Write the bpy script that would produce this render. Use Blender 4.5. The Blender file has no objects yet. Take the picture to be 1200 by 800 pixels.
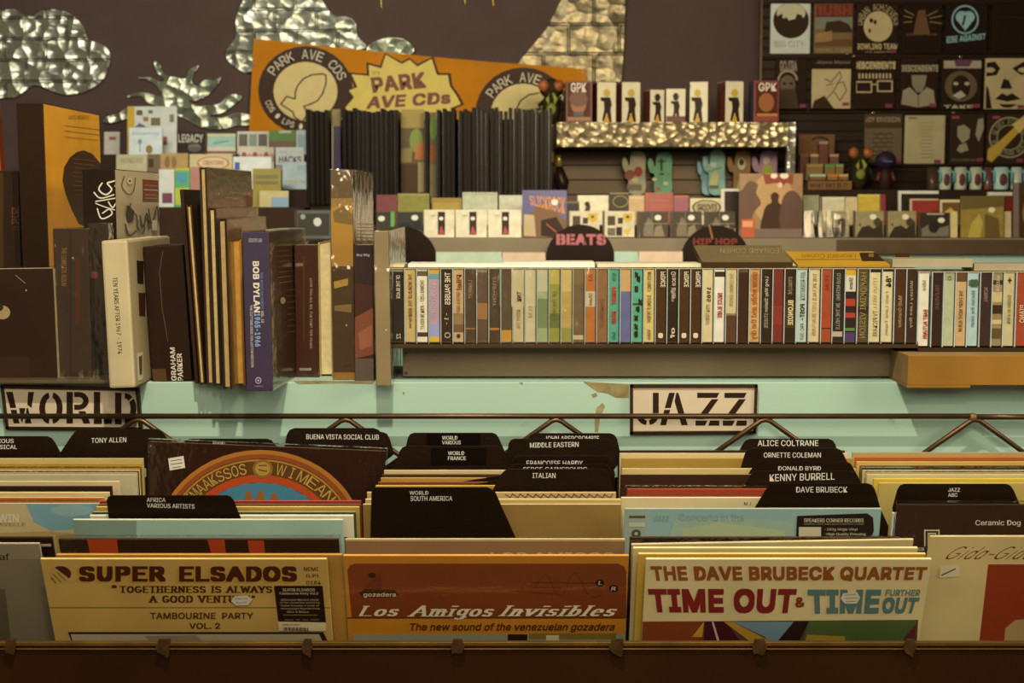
import bpy, bmesh, math, random
from mathutils import Vector, Matrix
random.seed(7)
S = bpy.context.scene
COL = S.collection

# ------------------------------------------------------------------ camera
FPX, PITCH, CZ = 1700.0, math.radians(5.54), 1.40
cam = bpy.data.cameras.new('camera'); camo = bpy.data.objects.new('camera', cam); COL.objects.link(camo)
camo.location = (0, 0, CZ); camo.rotation_euler = (math.pi/2 - PITCH, 0, 0)
cam.sensor_width = 36; cam.lens = 36*FPX/1200
cam.clip_start = .05; cam.clip_end = 60
cam.dof.use_dof = True; cam.dof.focus_distance = 1.85; cam.dof.aperture_fstop = 13
S.camera = camo

# ------------------------------------------------------------------ light and exposure
S.view_settings.view_transform = 'Standard'; S.view_settings.look = 'None'
S.view_settings.exposure = -0.30; S.view_settings.gamma = 1.0
S.view_settings.use_curve_mapping = False
try: S.cycles.use_denoising = True
except Exception: pass
WARM = (1.0, .82, .52)
w = bpy.data.worlds.new('world'); S.world = w; w.use_nodes = True
bg = w.node_tree.nodes['Background']; bg.inputs[0].default_value = (1.0, .74, .42, 1); bg.inputs[1].default_value = .20

def lamp(name, kind, loc, target, power, size=.05, color=WARM, spot=None, size_y=None):
    l = bpy.data.lights.new(name, kind); l.energy = power; l.color = color
    if kind == 'AREA':
        l.shape = 'RECTANGLE'; l.size = size; l.size_y = size_y or size
    else: l.shadow_soft_size = size
    if kind == 'SPOT': l.spot_size = math.radians(spot or 90); l.spot_blend = .6
    o = bpy.data.objects.new(name, l); COL.objects.link(o); o.location = loc
    o.rotation_euler = (Vector(target)-Vector(loc)).to_track_quat('-Z', 'Y').to_euler()
    return o
lamp('key_spot', 'SPOT', (-.12, .95, 2.75), (.02, 2.05, 1.15), 165, .025, spot=105)
lamp('side_panel', 'AREA', (2.3, .7, 2.2), (-.4, 2.1, 1.2), 38, .9, size_y=.6)
lamp('front_fill', 'AREA', (0, -.9, 2.2), (0, 1.75, .95), 37, 2.2, size_y=.7)  # unseen soft fill added behind the camera to brighten the front sleeves
lamp('cassette_fill', 'SPOT', (.15, -.3, 2.45), (.1, 2.05, 1.2), 50, .04, spot=62)  # added frontal spot, no fixture in view; brightens the cassette spines
lamp('far_panel', 'AREA', (-1.6, 4.3, 3.0), (-1.3, 7.4, 1.6), 72, 1.2, color=(1, .90, .70), size_y=.4)
lamp('far_panel_centre', 'AREA', (.6, 4.2, 2.16), (.8, 6.9, 1.45), 62, 1.0, color=(1, .82, .52), size_y=.4)

# ------------------------------------------------------------------ pixels <-> world
CP, SP = math.cos(PITCH), math.sin(PITCH)
def ray(px, py):
    u, v = (px-600)/FPX, -(py-400)/FPX
    return Vector((u, CP+v*SP, -SP+v*CP))
CAM = Vector((0, 0, CZ))
def at(px, py, Y):
    d = ray(px, py); return CAM + d*(Y/d.y)
def ppm(py, Y): return FPX/(Y/ray(600, py).y)
def Y_on(py, z):
    d = ray(600, py); return (z-CZ)/d.z*d.y

class Frame:
    """a plane in the place: o origin, ex right, ey up, ez out of the surface"""
    def __init__(s, o, ex, ey, ez, rect=None):
        s.o, s.ex, s.ey, s.ez, s.rect = Vector(o), Vector(ex), Vector(ey), Vector(ez), rect
    def w(s, x, y, z=0): return s.o + s.ex*x + s.ey*y + s.ez*z
    def px(s, px, py):
        d = ray(px, py); t = (s.o-CAM).dot(s.ez)/d.dot(s.ez); q = CAM + d*t - s.o
        return (q.dot(s.ex), q.dot(s.ey))
    def side(s, x): return Frame(s.w(x, 0), -s.ez, s.ey, s.ex)
def wallframe(Y, z=0, x=0): return Frame((x, Y, z), (1,0,0), (0,0,1), (0,-1,0))

# ------------------------------------------------------------------ materials
def lin(h):
    h = h.lstrip('#'); c = [int(h[i:i+2], 16)/255 for i in (0, 2, 4)]
    return [x/12.92 if x <= .04045 else ((x+.055)/1.055)**2.4 for x in c]
def alb(h):
    c = lin(h); g = (1.0, .88, .70)
    return [min(.9, max(.003, c[i]/g[i])) for i in range(3)]
_mats = {}
def M(hexc, rough=.55, metal=0, noise=.10, ns=14, bump=0, bs=60, coat=0, spec=.4, emit=0):
    c_ = alb(hexc); dark = max(c_) < .07 and not metal
    if dark: spec *= .45; coat *= .5
    key = (hexc, rough, metal, noise, ns, bump, bs, coat, spec, emit)
    if key in _mats: return _mats[key]
    m = bpy.data.materials.new('paint_'+hexc.lstrip('#')); m.use_nodes = True
    nt = m.node_tree; b = nt.nodes['Principled BSDF']; c = [c_[0]*.85, c_[1]*.72, c_[2]*.58] if dark else c_
    b.inputs['Base Color'].default_value = (*c, 1)
    b.inputs['Roughness'].default_value = rough; b.inputs['Metallic'].default_value = metal
    b.inputs['Specular IOR Level'].default_value = spec
    if coat: b.inputs['Coat Weight'].default_value = coat; b.inputs['Coat Roughness'].default_value = .12
    if emit:
        b.inputs['Emission Color'].default_value = (*c, 1); b.inputs['Emission Strength'].default_value = emit
    tc = nt.nodes.new('ShaderNodeTexCoord')
    if noise:
        n = nt.nodes.new('ShaderNodeTexNoise'); n.inputs['Scale'].default_value = ns; n.inputs['Detail'].default_value = 6
        nt.links.new(tc.outputs['Object'], n.inputs['Vector'])
        mx = nt.nodes.new('ShaderNodeMix'); mx.data_type = 'RGBA'
        mr = nt.nodes.new('ShaderNodeMapRange'); mr.inputs[1].default_value = .3; mr.inputs[2].default_value = .7
        nt.links.new(n.outputs['Fac'], mr.inputs[0]); nt.links.new(mr.outputs[0], mx.inputs[0])
        mx.inputs[6].default_value = (*[x*(1-noise) for x in c], 1); mx.inputs[7].default_value = (*[min(1, x*(1+noise)) for x in c], 1)
        nt.links.new(mx.outputs[2], b.inputs['Base Color'])
    if bump:
        n = nt.nodes.new('ShaderNodeTexNoise'); n.inputs['Scale'].default_value = bs; n.inputs['Detail'].default_value = 3
        nt.links.new(tc.outputs['Object'], n.inputs['Vector'])
        bp = nt.nodes.new('ShaderNodeBump'); bp.inputs['Strength'].default_value = bump; bp.inputs['Distance'].default_value = .01
        nt.links.new(n.outputs['Fac'], bp.inputs['Height']); nt.links.new(bp.outputs['Normal'], b.inputs['Normal'])
    _mats[key] = m; return m

def clear_mat(name, tint, gloss, rough, bump, scale, stretch):
    m = bpy.data.materials.new(name); m.use_nodes = True; nt = m.node_tree; nt.nodes.clear()
    out = nt.nodes.new('ShaderNodeOutputMaterial'); mix = nt.nodes.new('ShaderNodeMixShader')
    tr = nt.nodes.new('ShaderNodeBsdfTransparent'); tr.inputs[0].default_value = (*tint, 1)
    gl = nt.nodes.new('ShaderNodeBsdfGlossy'); gl.inputs['Roughness'].default_value = rough
    fr = nt.nodes.new('ShaderNodeFresnel'); fr.inputs[0].default_value = 1.45
    mu = nt.nodes.new('ShaderNodeMath'); mu.operation = 'MULTIPLY_ADD'; mu.inputs[1].default_value = gloss; mu.inputs[2].default_value = .01
    ge = nt.nodes.new('ShaderNodeNewGeometry'); iv = nt.nodes.new('ShaderNodeMath'); iv.operation = 'SUBTRACT'; iv.inputs[0].default_value = 1
    m3 = nt.nodes.new('ShaderNodeMath'); m3.operation = 'MULTIPLY'; nt.links.new(ge.outputs['Backfacing'], iv.inputs[1])
    nt.links.new(fr.outputs[0], mu.inputs[0]); nt.links.new(mu.outputs[0], m3.inputs[0]); nt.links.new(iv.outputs[0], m3.inputs[1]); nt.links.new(m3.outputs[0], mix.inputs[0])
    nt.links.new(tr.outputs[0], mix.inputs[1]); nt.links.new(gl.outputs[0], mix.inputs[2]); nt.links.new(mix.outputs[0], out.inputs[0])
    tc = nt.nodes.new('ShaderNodeTexCoord'); mp = nt.nodes.new('ShaderNodeMapping'); mp.inputs['Scale'].default_value = stretch
    n = nt.nodes.new('ShaderNodeTexNoise'); n.inputs['Scale'].default_value = scale; n.inputs['Detail'].default_value = 3
    bp = nt.nodes.new('ShaderNodeBump'); bp.inputs['Strength'].default_value = bump; bp.inputs['Distance'].default_value = .01
    nt.links.new(tc.outputs['Object'], mp.inputs[0]); nt.links.new(mp.outputs[0], n.inputs['Vector'])
    nt.links.new(n.outputs['Fac'], bp.inputs['Height']); nt.links.new(bp.outputs['Normal'], gl.inputs['Normal'])
    return m
FILM = clear_mat('shrink_film', (.99, .985, .97), 1.2, .09, .10, 26, (.5, 1, 3))
WRINKLE = clear_mat('wrinkled_film', (.985, .98, .96), 4.5, .12, .9, 30, (1, 1, .5))
CELLO = clear_mat('cellophane', (.985, .98, .95), 6, .17, .8, 55, (1, 1, .22))
for l_ in list(CELLO.node_tree.links):
    if l_.to_node.type == 'MAPPING': CELLO.node_tree.links.new(CELLO.node_tree.nodes.new('ShaderNodeNewGeometry').outputs['Position'], l_.to_socket)
CLEAR = clear_mat('clear_polystyrene', (.98, .98, .97), .9, .06, .12, 25, (1, 1, .3))

def tin(name, base, brick, rough=.34, vs=17, st=.8):
    m = bpy.data.materials.new(name); m.use_nodes = True; nt = m.node_tree; b = nt.nodes['Principled BSDF']
    b.inputs['Base Color'].default_value = (*base, 1); b.inputs['Metallic'].default_value = .8; b.inputs['Roughness'].default_value = rough
    tc = nt.nodes.new('ShaderNodeTexCoord'); n = nt.nodes.new('ShaderNodeTexVoronoi'); n.inputs['Scale'].default_value = vs
    n2 = nt.nodes.new('ShaderNodeTexNoise'); n2.inputs['Scale'].default_value = 9
    nt.links.new(tc.outputs['Object'], n.inputs['Vector']); nt.links.new(tc.outputs['Object'], n2.inputs['Vector'])
    ad = nt.nodes.new('ShaderNodeMath'); ad.operation = 'ADD'
    nt.links.new(n.outputs['Distance'], ad.inputs[0]); nt.links.new(n2.outputs['Fac'], ad.inputs[1])
    bp = nt.nodes.new('ShaderNodeBump'); bp.inputs['Strength'].default_value = st; bp.inputs['Distance'].default_value = .03
    nt.links.new(ad.outputs[0], bp.inputs['Height'])
    if brick:
        sx = nt.nodes.new('ShaderNodeSeparateXYZ'); cx = nt.nodes.new('ShaderNodeCombineXYZ')
        nt.links.new(tc.outputs['Object'], sx.inputs[0]); nt.links.new(sx.outputs['X'], cx.inputs['X']); nt.links.new(sx.outputs['Z'], cx.inputs['Y'])
        br = nt.nodes.new('ShaderNodeTexBrick'); br.inputs['Scale'].default_value = 1.0
        br.inputs['Brick Width'].default_value = brick[0]; br.inputs['Row Height'].default_value = brick[1]
        br.inputs['Mortar Size'].default_value = .009; br.inputs['Mortar Smooth'].default_value = .6
        nt.links.new(cx.outputs[0], br.inputs['Vector'])
        b2 = nt.nodes.new('ShaderNodeBump'); b2.inputs['Strength'].default_value = 1; b2.inputs['Distance'].default_value = .03; b2.invert = True
        nt.links.new(br.outputs['Fac'], b2.inputs['Height']); nt.links.new(bp.outputs['Normal'], b2.inputs['Normal'])
        nt.links.new(b2.outputs['Normal'], b.inputs['Normal'])
        mx = nt.nodes.new('ShaderNodeMix'); mx.data_type = 'RGBA'; mx.inputs[6].default_value = (*base, 1); mx.inputs[7].default_value = (*[x*.75 for x in base], 1)
        nt.links.new(br.outputs['Fac'], mx.inputs[0]); nt.links.new(mx.outputs[2], b.inputs['Base Color'])
    else: nt.links.new(bp.outputs['Normal'], b.inputs['Normal'])
    return m

# ------------------------------------------------------------------ meshes
_tc = {}
try: FONT = bpy.data.fonts.load(bpy.utils.system_resource('DATAFILES', path='fonts')+'/Inter.woff2')
except Exception: FONT = None
def text_tris(txt, bold):
    k = (txt, bold)
    if k in _tc: return _tc[k]
    cu = bpy.data.curves.new('lettering', 'FONT'); cu.body = txt; cu.resolution_u = 3; cu.space_character = 1+1.6*max(0, bold-.012); cu.align_x = 'LEFT'; cu.space_line = .92
    if FONT: cu.font = FONT
    o = bpy.data.objects.new('lettering', cu); COL.objects.link(o)
    dg = bpy.context.evaluated_depsgraph_get(); ev = o.evaluated_get(dg); me = ev.to_mesh()
    me.calc_loop_triangles(); vs = [v.co.copy() for v in me.vertices]; tr = [tuple(t.vertices) for t in me.loop_triangles]
    ev.to_mesh_clear(); bpy.data.objects.remove(o); bpy.data.curves.remove(cu)
    if vs:
        x0, x1 = min(v.x for v in vs), max(v.x for v in vs); y0, y1 = min(v.y for v in vs), max(v.y for v in vs)
        vs = [((v.x-x0)/max(1e-6, x1-x0), (v.y-y0)/max(1e-6, y1-y0)) for v in vs]
        asp = 1
        if bold > .006:
            e = bold*.75; dx, dy = e/max(.2, x1-x0), e/max(.2, y1-y0); sh = [(i*dx,j*dy) for i in (-1,0,1) for j in (-1,0,1)] if bold > .03 else [(-dx,-dy),(dx,-dy),(dx,dy),(-dx,dy)] if bold > .014 else [(-dx,0),(dx,0)]; asp = len(sh)
            n = len(vs); v0 = vs; t0 = tr; vs, tr = [], []
            for i, (sx, sy) in enumerate(sh): vs += [(x*(1-2*dx)+dx+sx, y*(1-2*dy)+dy+sy) for x, y in v0]; tr += [tuple(k+i*n for k in t) for t in t0]
    else: asp = 1
    _tc[k] = (vs, tr, asp); return _tc[k]

def clip(poly, rect):
    x0, y0, x1, y1 = rect
    for ax, lim, sg in ((0, x0, 1), (0, x1, -1), (1, y0, 1), (1, y1, -1)):
        out = []
        for i in range(len(poly)):
            a, b = poly[i-1], poly[i]; da, db = (a[ax]-lim)*sg, (b[ax]-lim)*sg
            if (da >= 0) != (db >= 0):
                t = da/(da-db); out.append((a[0]+(b[0]-a[0])*t, a[1]+(b[1]-a[1])*t))
            if db >= 0: out.append(b)
        poly = out
        if len(poly) < 3: return []
    return poly

def hull(pts):
    pts = sorted(set(pts))
    def half(ps):
        h = []
        for p in ps:
            while len(h) > 1 and (h[-1][0]-h[-2][0])*(p[1]-h[-2][1])-(h[-1][1]-h[-2][1])*(p[0]-h[-2][0]) <= 0: h.pop()
            h.append(p)
        return h
    a, b = half(pts), half(pts[::-1]); return a[:-1]+b[:-1]

GL = {
 'A': (.9, '0,0 .45,1 .9,0|.17,.36 .73,.36'), 'D': (.85, '.1,0 .1,1 .4,1|o:.4,.5,.42,.5,90,-90|.4,0 .1,0'),
 'E': (.75, '.75,1 .1,1 .1,0 .75,0|.1,.52 .6,.52'), 'G': (.9, 'o:.47,.5,.42,.5,50,330|.85,.25 .85,.45 .55,.45'),
 'H': (.85, '.1,0 .1,1|.75,0 .75,1|.1,.5 .75,.5'), 'I': (.3, '.15,0 .15,1'), 'L': (.7, '.1,1 .1,0 .7,0'),
 'N': (.9, '.1,0 .1,1 .8,0 .8,1'), 'O': (.9, 'o:.45,.5,.42,.5,0,360'), 'P': (.75, '.1,0 .1,1 .45,1|o:.45,.74,.28,.26,90,-90|.45,.48 .1,.48'),
 'R': (.8, '.1,0 .1,1 .45,1|o:.45,.75,.28,.25,90,-90|.45,.5 .1,.5|.42,.5 .8,0'),
 'S': (.75, 'o:.38,.75,.32,.25,20,270|o:.38,.25,.34,.25,90,-160'), 'T': (.8, '0,1 .8,1|.4,1 .4,0'),
 'U': (.85, '.1,1 .1,.4|o:.43,.4,.33,.4,180,360|.76,.4 .76,1'), 'V': (.9, '0,1 .45,0 .9,1'), 'W': (1.2, '0,1 .3,0 .6,.9 .9,0 1.2,1'),
 'Y': (.85, '0,1 .42,.45 .85,1|.42,.45 .42,0'),
 'o': (.6, 'o:.3,.33,.27,.33,0,360'), 's': (.5, 'o:.25,.5,.2,.16,20,270|o:.25,.17,.22,.17,90,-160'),
 'm': (1.0, '.1,0 .1,.66|o:.3,.42,.2,.24,180,0|.5,.42 .5,0|o:.7,.42,.2,.24,180,0|.9,.42 .9,0'),
 'n': (.62, '.1,0 .1,.66|o:.3,.42,.2,.24,180,0|.5,.42 .5,0'), 'i': (.25, '.12,0 .12,.66|.12,.93 .12,.96'),
 'l': (.25, '.12,0 .12,1'), 'b': (.62, '.1,1 .1,0|o:.33,.33,.24,.33,0,360'), 'v': (.58, '0,.66 .29,0 .58,.66'),
 'e': (.58, '.05,.36 .52,.36|o:.29,.33,.25,.33,10,310'), 'g': (.6, 'o:.3,.38,.25,.28,0,360|.54,.66 .54,-.1|o:.3,-.1,.24,.2,0,-150'),
 'd': (.62, '.52,1 .52,0|o:.28,.33,.24,.33,0,360'), 'a': (.6, '.5,.66 .5,0|o:.27,.33,.24,.33,0,360'), '-': (.45, '.05,.38 .4,.38'), ' ': (.4, ''),
}
def glyph_polys(txt, wx, wy, serif, gap=.16):
    """lettering drawn by a flat pen wx wide and wy high; capitals stand one unit tall"""
    out, X = [], 0
    for ch in txt:
        wd, spec = GL[ch]
        for part in [p for p in spec.split('|') if p]:
            if part[0] == 'o':
                cx, cy, rx, ry, a0, a1 = map(float, part[2:].split(',')); n = max(6, int(abs(a1-a0)/18))
                pts = [(cx+rx*math.cos(math.radians(a0+(a1-a0)*i/n)), cy+ry*math.sin(math.radians(a0+(a1-a0)*i/n))) for i in range(n+1)]
            else:
                pts = [tuple(map(float, q.split(','))) for q in part.split()]
                if serif:
                    for e, f in ((pts[0], pts[1]), (pts[-1], pts[-2])):
                        if abs(e[0]-f[0]) < abs(e[1]-f[1]):
                            out.append([(X+e[0]+sx*wx*.95, e[1]+sy*wy*.6) for sx, sy in ((-1,-1),(1,-1),(1,1),(-1,1))])
            for a, b in zip(pts, pts[1:]):
                q = [(round(X+p[0]+sx*wx/2, 5), round(p[1]+sy*wy/2, 5)) for p in (a, b) for sx in (-1, 1) for sy in (-1, 1)]
                out.append(hull(q))
        X += wd + gap + wx*.55
    xs = [p[0] for q in out for p in q]; ys = [p[1] for q in out for p in q]
    x0, x1, y0, y1 = min(xs), max(xs), min(ys), max(ys)
    return [[((p[0]-x0)/(x1-x0), (p[1]-y0)/(y1-y0)) for p in q] for q in out]

class MB:
    def __init__(s): s.v, s.f, s.mi, s.m = [], [], [], []
    def slot(s, m):
        if m not in s.m: s.m.append(m)
        return s.m.index(m)
    def poly(s, pts, m):
        k = len(s.v); s.v += [Vector(p) for p in pts]; s.f.append(list(range(k, k+len(pts)))); s.mi.append(s.slot(m))
    def box(s, F, x0, x1, y0, y1, z0, z1, m, ms=None, mt=None):
        """box in a frame: z1 is the face looking out; m front, ms sides and back, mt top"""
        ms = ms or m; mt = mt or ms
        P = [F.w(x, y, z) for z in (z0, z1) for y in (y0, y1) for x in (x0, x1)]; k = len(s.v); s.v += P
        for q, mm in (((4,5,7,6), m), ((1,0,2,3), ms), ((0,4,6,2), ms), ((5,1,3,7), ms), ((6,7,3,2), mt), ((0,1,5,4), ms)):
            s.f.append([k+i for i in q]); s.mi.append(s.slot(mm))
    def prism(s, F, pts, z0, z1, m, ms=None):
        ar = sum(pts[i-1][0]*pts[i][1]-pts[i][0]*pts[i-1][1] for i in range(len(pts)))
        if ar < 0: pts = pts[::-1]
        k = len(s.v); n = len(pts); s.v += [F.w(x, y, z1) for x, y in pts] + [F.w(x, y, z0) for x, y in pts]
        s.f.append([k+i for i in range(n)]); s.mi.append(s.slot(m)); s.f.append([k+n+i for i in range(n)][::-1]); s.mi.append(s.slot(ms or m))
        for i in range(n):
            j = (i+1) % n; s.f.append([k+i, k+n+i, k+n+j, k+j]); s.mi.append(s.slot(ms or m))
    def tube(s, pts, r, m, n=10):
        pts = [Vector(p) for p in pts]; rings = []
        for i, p in enumerate(pts):
            d = (pts[min(i+1, len(pts)-1)]-pts[max(i-1, 0)]).normalized()
            a = d.cross(Vector((0,0,1)) if abs(d.z) < .9 else Vector((1,0,0))).normalized(); b = d.cross(a)
            rr = r[i] if isinstance(r, (list, tuple)) else r
            k = len(s.v); s.v += [p+(a*math.cos(2*math.pi*j/n)+b*math.sin(2*math.pi*j/n))*rr for j in range(n)]; rings.append(k)
        mi = s.slot(m)
        for a, b in zip(rings, rings[1:]):
            for j in range(n): s.f.append([a+j, a+(j+1)%n, b+(j+1)%n, b+j]); s.mi.append(mi)
        s.f.append([rings[0]+j for j in range(n)][::-1]); s.f.append([rings[-1]+j for j in range(n)]); s.mi += [mi, mi]
    def ball(s, c, rx, ry, rz, m, nu=18, nv=12):
        k = len(s.v); mi = s.slot(m); c = Vector(c)
        for i in range(nv+1):
            t = math.pi*i/nv
            for j in range(nu):
                p = 2*math.pi*j/nu; s.v.append(c+Vector((rx*math.sin(t)*math.cos(p), ry*math.sin(t)*math.sin(p), rz*math.cos(t))))
        for i in range(nv):
            for j in range(nu):
                a, b = k+i*nu+j, k+i*nu+(j+1)%nu; s.f.append([a, a+nu, b+nu, b]); s.mi.append(mi)
    def build(s, name, parent=None, bev=0, smooth=False, origin=None):
        if not s.v: return None
        if origin is None:
            if parent is not None: origin = parent['_o']
            else:
                origin = ((min(v.x for v in s.v)+max(v.x for v in s.v))/2, (min(v.y for v in s.v)+max(v.y for v in s.v))/2, min(v.z for v in s.v))
        o3 = Vector(origin); me = bpy.data.meshes.new(name)
        me.from_pydata([tuple(v-o3) for v in s.v], [], s.f); me.update()
        for m in s.m: me.materials.append(m)
        for p, i in zip(me.polygons, s.mi): p.material_index = i
        if bev:
            bm = bmesh.new(); bm.from_mesh(me); bmesh.ops.remove_doubles(bm, verts=bm.verts, dist=1e-5)
            ed = [e for e in bm.edges if len(e.link_faces) == 2 and e.calc_face_angle(0) > .5]
            bmesh.ops.bevel(bm, geom=ed, offset=bev, segments=2, profile=.6, affect='EDGES', clamp_overlap=True)
            bm.to_mesh(me); bm.free()
        if smooth:
            for p in me.polygons: p.use_smooth = True
        ob = bpy.data.objects.new(name, me); COL.objects.link(ob)
        if parent is not None: ob.parent = parent
        else: ob.location = o3
        ob['_o'] = tuple(origin)
        return ob

_roots = []
def thing(name, label, cat, loc, group=None):
    o = bpy.data.objects.new(name, None); COL.objects.link(o); o.location = loc; o.empty_display_size = .02
    o['_o'] = tuple(loc); tag(o, label, cat, group); return o
def tag(o, label, cat, group=None, kind=None):
    if label: o['label'] = label
    if cat: o['category'] = cat
    if group: o['group'] = group
    if kind: o['kind'] = kind
    return o
def struct(o): o['kind'] = 'structure'; return o

def sm(pts, n=5):
    out = []; P = [pts[0]]+list(pts)+[pts[-1]]
    for i in range(1, len(P)-2):
        p0, p1, p2, p3 = P[i-1:i+3]
        for k in range(n):
            t = k/n; out.append(tuple(.5*(2*p1[j]+(p2[j]-p0[j])*t+(2*p0[j]-5*p1[j]+4*p2[j]-p3[j])*t*t+(3*p1[j]-p0[j]-3*p2[j]+p3[j])*t**3) for j in (0, 1)))
    return out+[pts[-1]]
def art(mb, F, items, step=.00006, rough=.5, coat=0, base=None):
    """print on a face: every item is given where it is seen and lands on the real surface of frame F"""
    lv = 0
    mm = lambda h: h if not isinstance(h, str) else M(h, rough, noise=.07, coat=coat)
    for it in items:
        lv += 1; z = step*lv; k = it[0]; polys = []; zj = lambda j: 0
        if k == 'r':
            _, x0, y0, x1, y1, h = it; polys = [[F.px(*p) for p in ((x0,y1),(x1,y1),(x1,y0),(x0,y0))]]
        elif k == 'q': h = it[2]; polys = [[F.px(*p) for p in it[1]]]
        elif k == 'e':
            _, cx, cy, rx, ry, h = it[:6]
            polys = [[F.px(cx+rx*math.cos(2*math.pi*i/28), cy+ry*math.sin(2*math.pi*i/28)) for i in range(28)]]
        elif k == 'ring':
            _, cx, cy, rx, ry, rx2, ry2, a0, a1, h = it; n = max(4, int(abs(a1-a0)/7))
            A = [math.radians(a0+(a1-a0)*i/n) for i in range(n+1)]
            polys = [[F.px(cx+r[0]*math.cos(a), cy-r[1]*math.sin(a)) for r, a in (((rx,ry),A[i]),((rx,ry),A[i+1]),((rx2,ry2),A[i+1]),((rx2,ry2),A[i]))] for i in range(n)]
        elif k == 's':
            _, pts, wd, h = it
            zj = lambda j: step*.07*(j % 13)
            for i, ((ax, ay), (bx, by)) in enumerate(zip(pts, pts[1:])):
                d = math.hypot(bx-ax, by-ay) or 1; e = wd*.32/d
                if i: ax, ay = ax-(bx-ax)*e, ay-(by-ay)*e
                if i < len(pts)-2: bx, by = bx+(bx-ax)*e, by+(by-ay)*e
                d = math.hypot(bx-ax, by-ay) or 1; nx, ny = -(by-ay)/d*wd/2, (bx-ax)/d*wd/2
                polys.append([F.px(*p) for p in ((ax+nx,ay+ny),(ax-nx,ay-ny),(bx-nx,by-ny),(bx+nx,by+ny))])
        elif k in ('t', 'tq', 'g'):
            if k == 't':
                txt, x0, y0, x1, y1, h = it[1:7]; rot = it[7] if len(it) > 7 else 0; bold = it[8] if len(it) > 8 else .012
                quad = [(x0,y1),(x1,y1),(x1,y0),(x0,y0)]
            elif k == 'tq': txt, quad, h = it[1:4]; rot = it[4] if len(it) > 4 else 0; bold = it[5] if len(it) > 5 else .012
            else:
                txt, x0, y0, x1, y1, h, wx, wy, shear, serif = it[1:11]; rot = 0; quad = [(x0,y1),(x1,y1),(x1,y0),(x0,y0)]
            r4 = {0: 0, 90: 1, 180: 2, -90: 3, 270: 3}[rot]; quad = [quad[(i+r4) % 4] for i in range(4)]
            q = [F.px(*p) for p in quad]
            def mp(a, b):
                return tuple((q[0][i]*(1-a)+q[1][i]*a)*(1-b)+(q[3][i]*(1-a)+q[2][i]*a)*b for i in (0, 1))
            if k == 'g':
                zj = lambda j: step*.07*(j % 13)
                polys = [[mp(p[0]+shear*(p[1]-.5), p[1]) for p in g] for g in glyph_polys(txt, wx, wy, serif)]
            else:
                vs, tr, _a = text_tris(txt, bold); nc = len(tr)//_a or 1; zj = lambda j: step*(.06*(j//nc)+.009*(j % 6))
                polys = [[mp(*vs[i]) for i in t] for t in tr]
        elif k == 'arc':
            _, txt, cx, cy, rx, ry, a0, a1, hh, h = it[:10]; bold = it[10] if len(it) > 10 else .02
            n = len(txt); 
            for i, ch in enumerate(txt):
                if ch == ' ': continue
                a = math.radians(a0+(a1-a0)*(i+.5)/n); cw = abs(math.radians(a1-a0))/n*rx*.42
                if ch in 'Il.': cw *= .4
                up = (math.cos(a), -math.sin(a)); sg = -1 if a1 < a0 else 1
                rt = (math.sin(a), math.cos(a)); 
                if sg > 0: up = (-up[0], -up[1]); rt = (-rt[0], -rt[1])
                bx, by = cx+rx*math.cos(a), cy-ry*math.sin(a)
                vs, tr, _a = text_tris(ch, 0)
                for t in tr:
                    polys.append([F.px(bx+rt[0]*(vs[i2][0]-.5)*2*cw+up[0]*(vs[i2][1]-.5)*hh, by+rt[1]*(vs[i2][0]-.5)*2*cw+up[1]*(vs[i2][1]-.5)*hh) for i2 in t])
        for j, p in enumerate(polys):
            if F.rect: p = clip(p, F.rect)
            if len(p) >= 3:
                ar = sum(p[i-1][0]*p[i][1]-p[i][0]*p[i-1][1] for i in range(len(p)))
                if ar < 0: p = p[::-1]
                mb.poly([F.w(x, y, z+zj(j)) for x, y in p], mm(h))
    return mb
# ================================================================== the room
BLACK = '2a1a0e'
WALLM = M('4f3b33', .85, noise=.10, ns=5)
b = MB(); b.box(wallframe(7.6), -3.6, 3.6, 0, 3.2, -.1, 0, WALLM); struct(b.build('wall_back'))
b = MB(); b.box(wallframe(0), -3.6, 3.6, -.05, 0, -7.6, 1.0, M('4a3a2c', .6, ns=6)); struct(b.build('floor'))
b = MB(); b.box(wallframe(3.2), -3.6, 3.6, 3.2, 3.25, -4.4, 0, M('2e221c', .9)); struct(b.build('ceiling'))

# ================================================================== near counter with the teal board
LEDGE_Z, BOARD_Y = 1.142, 2.06
def teal():
    m = bpy.data.materials.new('teal_board_paint'); m.use_nodes = True; nt = m.node_tree; bs = nt.nodes['Principled BSDF']; bs.inputs['Roughness'].default_value = .55
    tc = nt.nodes.new('ShaderNodeTexCoord'); n = nt.nodes.new('ShaderNodeTexNoise'); n.inputs['Scale'].default_value = 9; n.inputs['Detail'].default_value = 7; n.inputs['Roughness'].default_value = .6
    n2 = nt.nodes.new('ShaderNodeTexNoise'); n2.inputs['Scale'].default_value = 3
    r = nt.nodes.new('ShaderNodeValToRGB'); r.color_ramp.elements[0].position = .62; r.color_ramp.elements[1].position = .70
    mx = nt.nodes.new('ShaderNodeMix'); mx.data_type = 'RGBA'; mx.inputs[7].default_value = (*alb('9a8a5a'), 1)
    m2 = nt.nodes.new('ShaderNodeMix'); m2.data_type = 'RGBA'; m2.inputs[6].default_value = (*alb('9bb9a4'), 1); m2.inputs[7].default_value = (*alb('abc3ae'), 1)
    nt.links.new(tc.outputs['Object'], n.inputs['Vector']); nt.links.new(tc.outputs['Object'], n2.inputs['Vector'])
    nt.links.new(n2.outputs['Fac'], m2.inputs[0]); nt.links.new(m2.outputs[2], mx.inputs[6]); nt.links.new(n.outputs['Fac'], r.inputs[0]); nt.links.new(r.outputs['Color'], mx.inputs[0]); nt.links.new(mx.outputs[2], bs.inputs['Base Color'])
    return m
TEAL = teal()
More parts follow.
